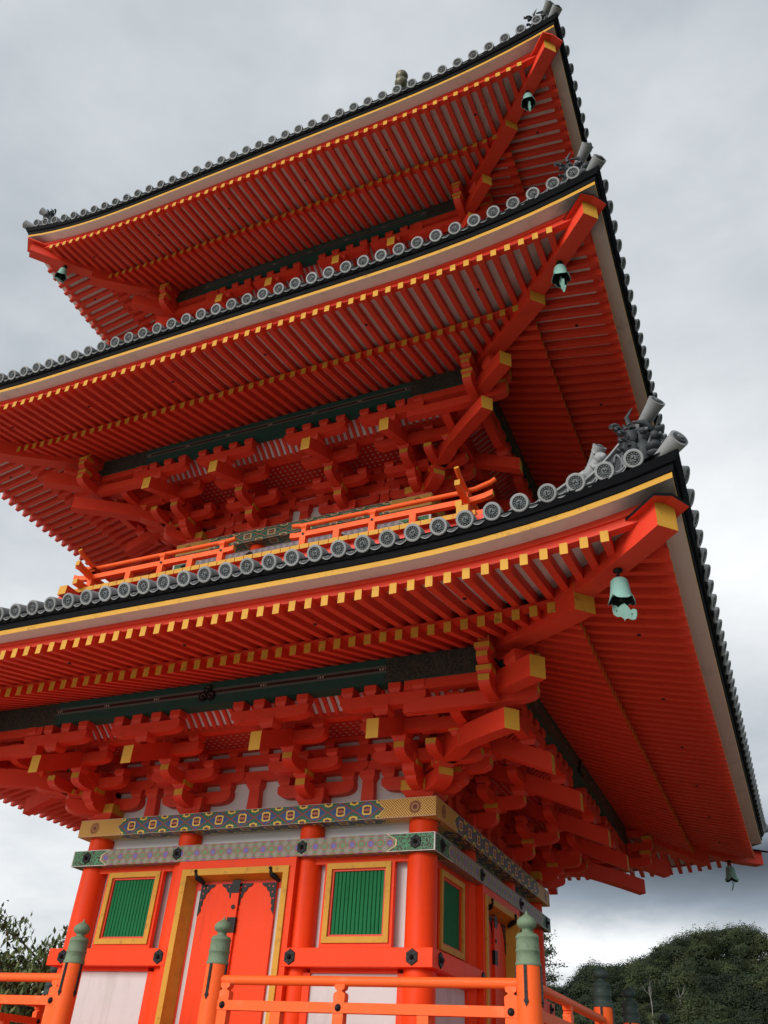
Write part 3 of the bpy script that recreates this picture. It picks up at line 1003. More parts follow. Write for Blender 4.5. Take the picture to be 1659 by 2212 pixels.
def lion(k):
    """small beast tile on the upper ridge end with a flared tube behind it"""
    mb = MB(); a = A[k]; q2 = math.sqrt(2)
    d = Vector((1/q2, -1/q2, 0)); n = Vector((1/q2, 1/q2, 0)); up = Vector((0, 0, 1))
    s = 3.16; o = Vector((a+s, -a-s, z_roof(k, a+s, s)+.47))
    P = lambda x, y, z: o + n*x + d*y + up*z
    mb.tube([P(0, -.12, .02), P(0, .06, .05), P(0, .14, .12)], [.085, .09, .06], 'tile_grey', 10)
    blob(mb, P(0, .17, .13), .07, 'tile_grey'); blob(mb, P(0, .23, .11), .04, 'tile_grey')
    for sg in (-1, 1):
        mb.tube([P(.05*sg, .16, .18), P(.08*sg, .15, .24)], [.022, .004], 'tile_grey', 6)
        mb.tube([P(.06*sg, .10, .06), P(.07*sg, .16, -.02), P(.07*sg, .21, -.03)], [.03, .025, .02], 'tile_grey', 7)
        blob(mb, P(.07*sg, -.06, .02), .055, 'tile_grey')
    mb.tube([P(0, -.12, .05), P(0, -.15, .14), P(0, -.10, .20)], [.03, .035, .01], 'tile_grey', 7)
    a0, a1 = P(0, -.06, .08), P(0, .20, .28)
    mb.tube([a0, a0.lerp(a1, .5), a0.lerp(a1, .85), a1], [.048, .054, .070, .082], 'tile_grey', 16)
    nn = (a1-a0).normalized()
    mb.tube([a1, a1+nn*.006], [.056, .056], 'tile_dark', 14); sw(mb, a1+nn*.01, nn, .043)
    return mb.mesh('ridge_lion')

def gap_tile(k, mb, side, x):
    """hanging concave tile between two rows, with its patterned lip"""
    a = A[k]; m = 6; R = Matrix.Rotation(side*PI/2, 3, 'Z'); TP = TPS[k]; x1 = x+TP
    top, bot = [], []
    for j in range(m+1):
        t = j/m; xx = x+.07+(TP-.14)*t
        sag = -.042*math.sin(PI*t)
        z = (z_roof(k, x, SD)*(1-t)+z_roof(k, x1, SD)*t)
        top.append((xx, z+.015+sag)); bot.append((xx, z-.037+sag))
    y0 = -a-SD+.02
    for j in range(m):
        def q(i, b, y): return R@Vector(((top if b else bot)[i][0], y, (top if b else bot)[i][1]))
        mb.face([q(j, 0, y0), q(j+1, 0, y0), q(j+1, 1, y0), q(j, 1, y0)], 'tile_grey')
        if 0 < j < m-1:
            w = lambda i, f: R@Vector((top[i][0], y0-.004, bot[i][1]+(top[i][1]-bot[i][1])*f))
            mb.face([w(j, .25), w(j+1, .25), w(j+1, .75), w(j, .75)], 'tile_dark')
        mb.face([q(j, 1, y0), q(j+1, 1, y0), q(j+1, 1, y0+.25), q(j, 1, y0+.25)], 'tile_grey')
        mb.face([q(j, 0, y0+.25), q(j+1, 0, y0+.25), q(j+1, 0, y0), q(j, 0, y0)], 'eave_black')

for k in range(3):
    storey(k); brackets(k); eaves(k)
ROOFS = [roof(k) for k in range(3)]

# the end tiles: the hundred nearest as parts of their roof, the others as one
cam_p = Vector(cam.location)
disc_me = tile_disc_mesh(True); disc_lo = tile_disc_mesh(False)
spots = []
for k in range(3):
    a = A[k]; TP = TPS[k]; N_ = int((a+4.0)/TP)
    for side in range(4):
        R = Matrix.Rotation(side*PI/2, 3, 'Z')
        for i in range(-N_-1, N_+1):
            x = (i+.5)*TP
            if abs(x) > a+3.86: continue
            p = R@Vector((x, -a-SD, z_roof(k, x, SD)+.018))
            d = (p-cam_p).length
            nrm = R@Vector((0, -1, 0)); facing = max(0, (cam_p-p).normalized().dot(nrm))
            # seen inside the frame?
            l = M.inverted()@p
            u, v = l.x/-l.z*1793.4/829.5, l.y/-l.z*1793.4/1106
            vis = abs(u) < 1.02 and abs(v) < 1.02
            spots.append(((facing+.15)/d**2*(1 if vis else 0), k, side, x, p))
spots.sort(key=lambda t: -t[0])
rest = MB(); ls = [(tuple(v.co)) for v in disc_lo.vertices]
lo_polys = [(tuple(p.vertices), p.material_index, p.use_smooth) for p in disc_lo.polygons]
lo_names = [m.name for m in disc_lo.materials]
for n_, (w_, k, side, x, p) in enumerate(spots):
    if n_ < 100:
        o = link('eave_tile', disc_me, ROOFS[k][side])
        R = Matrix.Rotation(-side*PI/2, 3, 'Z')
        o.location = R@p                     # parent already carries the side's rotation
        tl = .12*math.sin(n_*2.3)
        ti = .42
        o.rotation_euler = (Matrix.Rotation(ti, 3, 'X')@Matrix.Rotation(n_*1.7, 3, 'Y')).to_euler()
    else:
        R = Matrix.Rotation(side*PI/2, 3, 'Z'); i0 = len(rest.v)
        R = R@Matrix.Rotation(.42, 3, 'X'); rest.v += [tuple(p+R@Vector(c)) for c in ls]
        for f, mi, sm in lo_polys:
            rest.f.append(tuple(i0+j for j in f)); rest.m.append(rest.mi(lo_names[mi])); rest.uv.append(None); rest.smooth.append(sm)
tag(rest.build('eave_tile', pagoda), kind='stuff')
gt = MB()
for k in range(3):
    TP = TPS[k]; N_ = int((A[k]+4.0)/TP)
    for side in range(4):
        for i in range(-N_-2, N_+1):
            if max(abs(i+.5), abs(i+1.5))*TP < A[k]+3.9: gap_tile(k, gt, side, (i+.5)*TP)
tag(gt.build('pan_tile', pagoda), kind='stuff')

# rafters: the hundred nearest to the camera on the faces it sees as parts, the others as one
def raft_w(t):
    k, side, kind, x, mb = t
    c = sum((Vector(v) for v in mb.v), Vector())/len(mb.v)
    p = Matrix.Rotation(side*PI/2, 3, 'Z')@c
    l = M.inverted()@p
    u, v = l.x/-l.z*1793.4/829.5, l.y/-l.z*1793.4/1106
    vis = abs(u) < 1.05 and abs(v) < 1.05 and side in (0, 1)
    ln = (Vector(mb.v[0])-Vector(mb.v[-1])).length
    return (1 if vis else 0)*ln/(p-cam_p).length**2
RAFTERS.sort(key=lambda t: -raft_w(t))
rest = MB()
for n_, (k, side, kind, x, mb) in enumerate(RAFTERS):
    if n_ < 100:
        link('rafter', mb.mesh('rafter'), pagoda, rz=side*PI/2)
    else:
        mb.xform(Matrix.Rotation(side*PI/2, 4, 'Z')); rest.merge(mb)
tag(rest.build('rafter', pagoda), kind='stuff')

# ---------------- ground storey: sill beams, windows, doors
def ground_front():
    a, b = A[0], B_[0]; y = -a
    out = []
    # sill-height beams, left and right of the door, mitred at the corners
    def sill(x0, x1, m0, m1):
        mb = MB(); f = y-.267; k_ = y-.06
        c = [(x0, f), (x1, f), (x1-(.2 if m1 else 0), k_), (x0+(.2 if m0 else 0), k_)]
        mb.hexa([(p[0], p[1], -.551) for p in c]+[(p[0], p[1], -.334) for p in c], 'vermilion_wall')
        return mb
    out.append(('sill_beam', sill(-2.967, -.90, True, False), [(-2.7, -.44), (-1.02, -.44)]))
    out.append(('sill_beam', sill(.90, 2.967, False, True), [(1.02, -.44), (2.7, -.44)]))
    return out

def frame_ring(mb, x0, x1, z0, z1, w, y0, y1, mat, inner=None):
    """picture-frame moulding with mitred corners; y0 front, y1 back"""
    O = [(x0, z0), (x1, z0), (x1, z1), (x0, z1)]; I = [(x0+w, z0+w), (x1-w, z0+w), (x1-w, z1-w), (x0+w, z1-w)]
    for i in range(4):
        j = (i+1) % 4
        mb.face([(O[i][0], y0, O[i][1]), (O[j][0], y0, O[j][1]), (I[j][0], y0, I[j][1]), (I[i][0], y0, I[i][1])], mat)
        mb.face([(I[i][0], y0, I[i][1]), (I[j][0], y0, I[j][1]), (I[j][0], y1, I[j][1]), (I[i][0], y1, I[i][1])], inner or mat)
        mb.face([(O[j][0], y0, O[j][1]), (O[i][0], y0, O[i][1]), (O[i][0], y1, O[i][1]), (O[j][0], y1, O[j][1])], mat)

a0, b0 = A[0], B_[0]
sills = ground_front()
sill_me = [(n_, mb.mesh(n_), nails) for n_, mb, nails in sills]
nail_me = hex_nail(0, 0, 0, .088).mesh('nail_cover')
# window pieces (front side, right bay; mirrored for the left bay)
def window_meshes(sg):
    y = -a0
    x0, x1 = (1.375, 2.31) if sg > 0 else (-2.31, -1.375)
    m = {}
    mb = MB()
    # orange surround: uprights and head
    for xa, xb in ((x0-.04, x0), (x1, x1+.04)): mb.box(xa, xb, y-.105, y-.03, -.334, .70, 'vermilion_wall')
    mb.box(x0, x1, y-.107, y-.03, -.336, -.262, 'vermilion_wall')
    mb.box(x0-.30, x1+.30, y-.10, y-.03, .70, .779, 'vermilion_wall')
    m['window_surround'] = mb.mesh('window_surround')
    mb = MB(); frame_ring(mb, x0, x1, -.262, .70, .072, y-.13, y-.02, 'ochre', 'ochre')
    m['frame'] = mb.mesh('frame')
    mb = MB(); xa, xb = x0+.074, x1-.074; za, zb = -.19, .628
    frame_ring(mb, xa, xb, za, zb, .026, y-.10, y-.0, 'vermilion')
    m['inner_frame'] = mb.mesh('inner_frame')
    mb = MB(); xa += .026; xb -= .026; za += .026; zb -= .026
    n = 13
    mb.face([(xa, y-.056, za), (xb, y-.056, za), (xb, y-.056, zb), (xa, y-.056, zb)], 'shutter_green')
    st = (xb-xa)/n
    for i in range(n):
        xc = xa+st*(i+.5)
        q = [(xc-st*.5, y-.062), (xc-st*.36, y-.078), (xc+st*.36, y-.078), (xc+st*.5, y-.062)]
        mb.add([(p[0], p[1], za) for p in q]+[(p[0], p[1], zb) for p in q], [(0, 1, 5, 4), (1, 2, 6, 5), (2, 3, 7, 6)], 'shutter_green')
    m['lattice'] = mb.mesh('lattice')
    return m
WM = {1: window_meshes(1), -1: window_meshes(-1)}

def fitting(mb, x, z, sx, sz, y):
    """pierced iron corner plate: long point down/up the stile, scalloped inner edge"""
    pts = [(0, 0), (.235, 0), (.215, .03), (.16, .045), (.135, .085), (.10, .10), (.085, .15), (.06, .165), (.058, .23), (.035, .245), (.052, .285), (.02, .32), (0, .345)]
    P_ = [(x+sx*p, z-sz*q*1.18) for p, q in pts]
    if sx*sz > 0: P_ = P_[::-1]
    f = [(p, y-.008, q) for p, q in P_]; bk = [(p, y, q) for p, q in P_]
    mb.face(f, 'iron_black')
    for i in range(len(f)):
        j = (i+1) % len(f); mb.face([f[j], f[i], bk[i], bk[j]], 'iron_black')
    for p, q in ((.05, .05), (.11, .04), (.05, .12), (.03, .2)):
        mb.tube([(x+sx*p, y-.008, z-sz*q), (x+sx*p, y-.012, z-sz*q)], .010, 'vermilion', 6)

def door_meshes():
    y = -a0; m = {}
    zt, zbm = .665, -1.72
    mb = MB()
    # orange casing outside the yellow frame
    for sg in (-1, 1):
        xs_ = sorted((sg*.87, sg*.96)); mb.box(xs_[0], xs_[1], y-.26, y-.02, zbm, zt+.114, 'vermilion_wall')
    mb.box(-.87, .87, y-.26, y-.02, zt, zt+.114, 'vermilion_wall')
    m['casing'] = mb.mesh('casing')
    mb = MB(); yf, yb = y-.285, y-.06; w = .085; wi = .11
    # yellow frame: flat front and a broad splay inwards
    for sg in (-1, 1):
        A_ = [(sg*.87, yf), (sg*(.87-w), yf), (sg*(.87-w-.05), yb)]
        for (xa, ya), (xb, yb_) in zip(A_[:-1], A_[1:]):
            q = [(xa, ya, zbm), (xb, yb_, zbm), (xb, yb_, zt-(w if yb_ == yf else w+.05)), (xa, ya, zt if xa == sg*.87 else zt-w)]
            mb.face(q if sg < 0 else q[::-1], 'ochre')
        q = [(sg*.87, yf, zbm), (sg*.87, y, zbm), (sg*.87, y, zt), (sg*.87, yf, zt)]
        mb.face(q if sg > 0 else q[::-1], 'ochre')
    mb.face([(-.87+w, yf, zt-w), (.87-w, yf, zt-w), (.87, yf, zt), (-.87, yf, zt)], 'ochre')
    mb.face([(-.87+w+.05, yb, zt-w-.05), (.87-w-.05, yb, zt-w-.05), (.87-w, yf, zt-w), (-.87+w, yf, zt-w)], 'ochre')
    m['frame'] = mb.mesh('frame')
    mb = MB()
    xi = .87-w-.05
    mb.box(-xi, xi, y-.075, y-.03, zt-.24, zt-.13, 'vermilion')       # head behind the frame
    for sg in (-1, 1):
        xs_ = sorted((sg*xi, sg*(xi-.03))); mb.box(xs_[0], xs_[1], y-.07, y-.03, zbm, zt-.24, 'vermilion')
        xs_ = sorted((sg*(xi-.03), sg*(xi-.125))); mb.box(xs_[0], xs_[1], y-.065, y-.03, zbm, zt-.24, 'panel_white')
    m['reveal'] = mb.mesh('reveal')
    lw = xi-.122
    for nm, xa, xb in (('l', -lw, -.005), ('r', .005, lw)):
        mb = MB(); mb.box(xa, xb, y-.11, y-.06, zbm+.02, zt-.175, 'vermilion_wall'); m['leaf_'+nm] = mb.mesh('leaf')
        mb = MB(); yf2 = y-.1115
        for i_, (fx, fz, sx, sz) in enumerate(((xa, zt-.175, 1, 1), (xb-(.03 if nm == 'l' else 0), zt-.175, -1, 1), (xa, zbm+.1, 1, -1), (xb, zbm+.1, -1, -1))):
            mb = MB(); fitting(mb, fx, fz, sx, sz, yf2); m['corner_fitting_%d%s' % (i_, nm)] = mb.mesh('corner_fitting')
    mb = MB(); mb.box(-.075, .045, y-.15, y-.1105, zbm+.02, zt-.215, 'vermilion_wall'); m['meeting_stile'] = mb.mesh('meeting_stile')
    mb = MB(); mb.box(-.08, .05, y-.158, y-.15, zt-.30, zt-.14, 'iron_black'); m['stile_cap'] = mb.mesh('stile_cap')
    mb = MB()
    mb.box(-.082, .052, y-.158, y-.10, zt-.78-.02, zt-.78+.17, 'iron_black')
    for i in range(2):
        for j in range(4):
            mb.lathe([(.010, 0), (.001, .010)], (-.045+.06*i, y-.158, zt-.77+.04*j), 'eave_black', 6)
    m['lock_plate'] = mb.mesh('lock_plate')
    mb = MB(); mb.tube([(-.015, y-.15, zt-.48), (-.015, y-.162, zt-.48)], .03, 'iron_black', 8); m['door_stud'] = mb.mesh('door_stud')
    for nm, x in (('l', -.60), ('r', .62)):
        mb = MB()
        mb.tube([(x-.03, y-.285, zt-.045), (x-.025, y-.30, zt-.065), (x-.01, y-.27, zt-.11), (x+.05, y-.15, zt-.17)], [.016, .022, .04, .028], 'iron_black', 8)
        blob(mb, (x-.032, y-.297, zt-.03), .024, 'iron_black')
        m['pivot_hook_'+nm] = mb.mesh('pivot_hook')
    return m
DM = door_meshes()

def lower_panels(sg):
    y = -a0; mb = MB(); fr = MB()
    if True:
        xa, xb = sorted((sg*1.26, sg*2.46))
        mb.face([(xa, y-.085, -1.30), (xb, y-.085, -1.30), (xb, y-.085, -.60), (xa, y-.085, -.60)], 'panel_white')
        for zz in (-1.02,):
            fr.box(xa, xb, y-.0865, y-.085, zz-.0012, zz+.0012, 'soffit_white')
        for p, q in (((xa-.16, xa), (-1.75, -.60)), ((xb, xb+.16), (-1.75, -.60)), ((xa-.0, xb), (-.60, -.551)), ((xa, xb), (-1.75, -1.30))):
            fr.box(p[0], p[1], y-.12, y-.03, q[0], q[1], 'vermilion_wall')
    return mb.mesh('lower_panel'), fr.mesh('panel_frame')
LPS = [lower_panels(-1), lower_panels(1)]

for q in range(4):
    rz = q*PI/2
    for n_, me, nails in sill_me:
        o = link(n_, me, pagoda, rz=rz, bevel=.008)
        for x, z in nails:
            h = link('nail_cover', nail_me, o); h.location = (x, -a0-.267, z)
    for LP, PF in LPS:
        link('panel_frame', PF, link('lower_panel', LP, pagoda, rz=rz))
    for sg in (-1, 1):
        e = empty('window', (0, 0, 0), pagoda); e.rotation_euler.z = rz
        for nm, me in WM[sg].items(): link(nm, me, e, bevel=.004 if nm == 'frame' else 0)
    e = empty('door', (0, 0, 0), pagoda); e.rotation_euler.z = rz
    for nm, me in DM.items():
        nm = nm[:-2] if nm[-2:] in ('_l', '_r') else nm
        nm = 'corner_fitting' if nm.startswith('corner_fitting') else nm
        link('door_leaf' if nm == 'leaf' else nm, me, e)

# ---------------- balconies of the upper storeys
def balcony(k):
    dz = DZ[k]-DZ[1]; e = 3.83-(A[1]-A[k]); z = 5.34+dz
    mb = MB(); w = .171; n = int(2*e/w); w = 2*e/n
    for i in range(n):
        x0 = -e+i*w
        if abs(x0+w/2) > e: continue
        mb.box(x0+.006, x0+w-.006, -e, -e+1.2, z-.085, z, 'vermilion', {'front': 'ochre'})
    me = mb.mesh('balcony_deck')
    bm = MB()
    bm.box(-e+.12, e-.12, -e+.10, -e+.24, z-.24, z-.087, 'vermilion')
    bm.box(-e-.28, -e+.118, -e+.02, -e+.2, z-.26, z-.087, 'vermilion', {'left': 'ochre'})
    bm.box(e-.118, e+.28, -e+.02, -e+.2, z-.26, z-.087, 'vermilion', {'right': 'ochre'})
    bme = bm.mesh('deck_bearer')
    # railing, broken at the middle of each side; rails run past the corners and turn up
    rb = MB(); yr = -(e-.21)
    zt, zm = z+.53, z+.345
    for sg in (-1, 1):
        xo = sg*(e+.16)
        xi = sg*.72
        pts = [(xi-sg*.16, yr, zt+.025), (xi, yr, zt), (sg*(e-.3), yr, zt), (sg*(e-.06), yr, zt+.02), (xo+sg*.02, yr, zt+.085), (xo+sg*.10, yr, zt+.13)]
        rb.tube(pts, .042, 'vermilion_rail', 10, capmat='ochre')
        P_ = [(sg*.55, zm), (sg*.66, zm-.015), (sg*(e-.15), zm-.015), (sg*(e+.10), zm+.02), (xo+sg*.06, zm+.06)]
        for i in range(len(P_)-1):
            (xa, za), (xb, zb) = P_[i], P_[i+1]
            last = i == len(P_)-2
            rb.bar((xa, yr, za), (xb, yr, zb), .085, .095, 'vermilion_rail', 'ochre' if i == 0 else None, 'ochre' if last else None)
        rb.bar((sg*.6, yr, z+.055), (sg*(e+.16), yr, z+.055), .10, .10, 'vermilion_rail', None, 'ochre')
        for x, full in ((.80, 1), (1.42, 0), (2.05, 1), (2.75, 0), (e-.21, 1)):
            x = sg*x
            if full:
                rb.box(x-.055, x+.055, yr-.05, yr+.05, z+.10, zm-.06, 'vermilion_rail')
                rb.box(x-.04, x+.04, yr-.04, yr+.04, zm+.03, zt-.07, 'vermilion_rail')
                block(rb, x, yr, zt-.09, .13, .07, mat='vermilion_rail')
                rb.tube([(x, yr-.042, zm-.012), (x, yr-.058, zm-.012)], .022, 'iron_black', 10)
            else:
                rb.box(x-.055, x+.055, yr-.05, yr+.05, z+.10, zm-.06, 'vermilion_rail')
    rme = rb.mesh('balcony_railing')
    for q in range(4):
        d = link('balcony_deck', me, pagoda, rz=q*PI/2); link('deck_bearer', bme, d)
        link('balcony_railing', rme, pagoda, rz=q*PI/2)
balcony(1); balcony(2)

# ---------------- spire on the top roof
zs = z_roof(2, 0, -A[2]+.32)
sp = MB(); sp.box(-.62, .62, -.62, .62, zs-.3, zs+.35, 'bronze'); sp.box(-.75, .75, -.75, .75, zs+.35, zs+.45, 'bronze')
spire = sp.build('spire', pagoda)
sp = MB(); sp.lathe([(.6, zs+.45), (.55, zs+.62), (.35, zs+.82), (.16, zs+.9), (.30, zs+1.0), (.42, zs+1.12), (.12, zs+1.15), (.085, zs+1.2), (.07, 26.6), (.05, 27.13)], (0, 0, 0), 'bronze', 20)
sp.build('mast', spire)
for i in range(9):
    zz = zs+1.75+i*.72; r = .62-.03*i
    sp = MB(); sp.lathe([(r-.10, zz-.06), (r, zz-.06), (r, zz+.06), (r-.10, zz+.06), (r-.10, zz-.06)], (0, 0, 0), 'bronze', 28)
    for j in range(6):
        t = PI*j/3; sp.bar((0, 0, zz), ((r-.05)*math.cos(t), (r-.05)*math.sin(t), zz), .05, .05, 'bronze')
    sp.build('ring', spire)
sp = MB(); zj = 27.1
sp.lathe([(.05, zj), (.09, zj+.03), (.20, zj+.12), (.235, zj+.24), (.20, zj+.36), (.10, zj+.44), (.06, zj+.46), (.11, zj+.50), (.2, zj+.60), (.225, zj+.70), (.19, zj+.81), (.09, zj+.90), (.035, zj+.98), (.01, zj+1.14)], (0, 0, 0), 'bronze', 20)
sp.build('jewel', spire)
# water-flame fins under the jewel
sp = MB()
for j in range(4):
    t = PI/4+PI*j/2; c, s_ = math.cos(t), math.sin(t)
    sp.poly_extrude([(.05, 25.2), (.42, 25.35), (.5, 25.7), (.36, 25.75), (.4, 26.1), (.22, 26.1), (.12, 26.5), (.05, 26.5)], (0, 0, 0), (c, s_, 0), (s_, -c, 0), .02, 'bronze')
sp.build('flame_fins', spire)

# ---------------- veranda floor and stone base (just below the picture)
mb = MB(); ZF = -1.84
mb.box(-4.75, 4.75, -4.75, 4.75, ZF-.08, ZF, 'vermilion')
mb.build('veranda_floor', pagoda)
mb = MB()
for x in np.linspace(-4.4, 4.4, 6):
    for y in np.linspace(-4.4, 4.4, 6):
        if max(abs(x), abs(y)) > 2.7: mb.box(x-.1, x+.1, y-.1, y+.1, GROUND+.5, ZF-.08, 'vermilion')
mb.build('veranda_stilts', pagoda)
mb = MB(); mb.box(-4.1, 4.1, -4.1, 4.1, GROUND+.5, ZF-.1, 'whitewash'); mb.build('underfloor_wall', pagoda)
for q in range(4):
    mb = MB()
    for i in range(6):
        zt = ZF-.08-(i+1)*.2; mb.box(-.9, .9, -4.75-.26*(i+1), -4.75-.26*i-.001, GROUND+.502, zt, 'stone')
    o = mb.build('stairs', pagoda); o.rotation_euler.z = q*PI/2
mb = MB(); mb.box(-7, 7, -7, 7, GROUND-.2, GROUND+.5, 'stone'); mb.build('stone_base', pagoda)

# ---------------- veranda railings: four L-shaped runs between the stairs
def post_meshes(dark=False):
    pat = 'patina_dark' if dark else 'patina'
    m = {}
    mb = MB(); mb.lathe([(.124, ZF), (.122, -1.2), (.118, -.735)], (0, 0, 0), 'vermilion_rail', 24); m['post'] = mb.mesh('post')
    mb = MB()
    mb.lathe([(.122, -.742), (.124, -.735), (.124, -.715), (.116, -.708), (.113, -.625), (.119, -.62), (.119, -.606), (.113, -.60), (.110, -.505), (.115, -.50), (.115, -.487),
              (.108, -.482), (.098, -.462), (.062, -.452), (.050, -.44), (.049, -.425), (.062, -.415), (.088, -.398), (.099, -.372), (.094, -.345), (.072, -.318), (.040, -.298), (.018, -.284), (.010, -.27), (.004, -.25), (.0005, -.245)],
             (0, 0, 0), pat, 28)
    m['finial'] = mb.mesh('finial')
    mb = MB()
    for j in range(4):
        t = PI*j/2; c, s_ = math.cos(t), math.sin(t)
        R = Matrix.Rotation(t, 3, 'Z')
        pts = [(-.014, -.742), (-.014, -1.02), (-.024, -1.04), (0, -1.085), (.024, -1.04), (.014, -1.02), (.014, -.742)]
        f = [R@Vector((p, -.131, q)) for p, q in pts]; bk = [R@Vector((p, -.112, q)) for p, q in pts]
        mb.face(f[::1], 'iron_black')
        for i in range(len(f)):
            n_ = (i+1) % len(f); mb.face([f[n_], f[i], bk[i], bk[n_]], 'iron_black')
        for zz in (-.80, -.88, -.96, -1.045):
            cc = R@Vector((0, -.131, zz)); dd = R@Vector((0, -.137, zz)); mb.tube([cc, dd], .007, 'iron_black', 6)
    m['iron_strap'] = mb.mesh('iron_strap')
    for p in ((-.735, -.66), (-.735, -.55)): pass
    return m
PM = {False: post_meshes(False), True: post_meshes(True)}
V = 4.56; SX = 1.02
def rail_run(mb_set, p0, p1, e0, e1):
    """rails between two posts (2-D points); e0/e1 start/stop inset"""
    d = Vector((p1[0]-p0[0], p1[1]-p0[1], 0)); L = d.length; d.normalize(); n = Vector((d.y, -d.x, 0))
    o = Vector((p0[0], p0[1], 0))
    P_ = lambda t, off, z: o + d*t + n*off + Vector((0, 0, z))
    def new(i): m_ = MB(); mb_set[i].append(m_); return m_
    top, mid, low = new(0), new(1), new(2)
    top.tube([P_(e0, 0, -.888), P_(L/2, 0, -.888), P_(L-e1, 0, -.888)], .048, 'vermilion_rail', 16)
    mid.bar(P_(e0, 0, -1.128), P_(L-e1, 0, -1.128), .105, .092, 'vermilion_rail')
    low.bar(P_(e0, 0, -1.66), P_(L-e1, 0, -1.66), .12, .10, 'vermilion_rail')
    ts = [.17, L*.44, L-.17]
    for t in ts:
        c = P_(t, 0, 0); hd = .052
        prof = [(-.062, -1.082), (-.066, -1.02), (-.060, -.998), (-.030, -.984), (-.028, -.972), (-.052, -.960), (-.058, -.932), (-.052, -.918), (.052, -.918), (.058, -.932), (.052, -.960), (.028, -.972), (.030, -.984), (.060, -.998), (.066, -1.02), (.062, -1.082)]
        new(3).poly_extrude([(q, z) for q, z in prof], c, d, n, .09, 'vermilion_rail')
        for sg in (1, -1):
            q0 = P_(t, .0525*sg, -1.128); q1 = P_(t, .066*sg, -1.128); q2_ = P_(t, .082*sg, -1.128)
            new(4).tube([q0, q1, q2_], [.036, .030, .010], 'iron_black', 10)
    for t in (.17, L*.2+.12, L*.44, L*.70, L-.17):
        c = P_(t, 0, 0)
        new(3).poly_extrude([(-.06, -1.61), (.06, -1.61), (.06, -1.175), (-.06, -1.175)], c, d, n, .09, 'vermilion_rail')

RL = {0: 'orange veranda railing with pale green finials, from the right stair post round the near corner',
      1: 'orange veranda railing along the shaded right side beyond the second stair opening, dark finials',
      3: 'orange veranda railing left of the front stairs, running off at the left edge'}
for q in (0, 1, 3):
    root = empty('veranda_railing', (0, 0, 0)); root.rotation_euler.z = q*PI/2
    R = Matrix.Rotation(q*PI/2, 3, 'Z')
    base = Vector((V, -V, ZF)); root.location = (0, 0, 0)
    tag(root, RL[q], 'railing', 'veranda railings around the pagoda')
    sets = [[] for _ in range(5)]
    rail_run(sets, (SX, -V), (V, -V), .10, .10)
    rail_run(sets, (V, -V), (V, -SX), .10, .10)
    for lst, nm in zip(sets, ('handrail', 'middle_rail', 'bottom_rail', 'baluster', 'nail_knob')):
        for mb in lst: mb.build(nm, root)
    for (x, y) in ((SX, -V), (V, -V), (V, -SX)):
        wp = R@Vector((x, y, 0))
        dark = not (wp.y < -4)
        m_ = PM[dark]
        p = link('post', m_['post'], root); p.location = (x, y, 0)
        link('finial', m_['finial'], p); link('iron_strap', m_['iron_strap'], p)

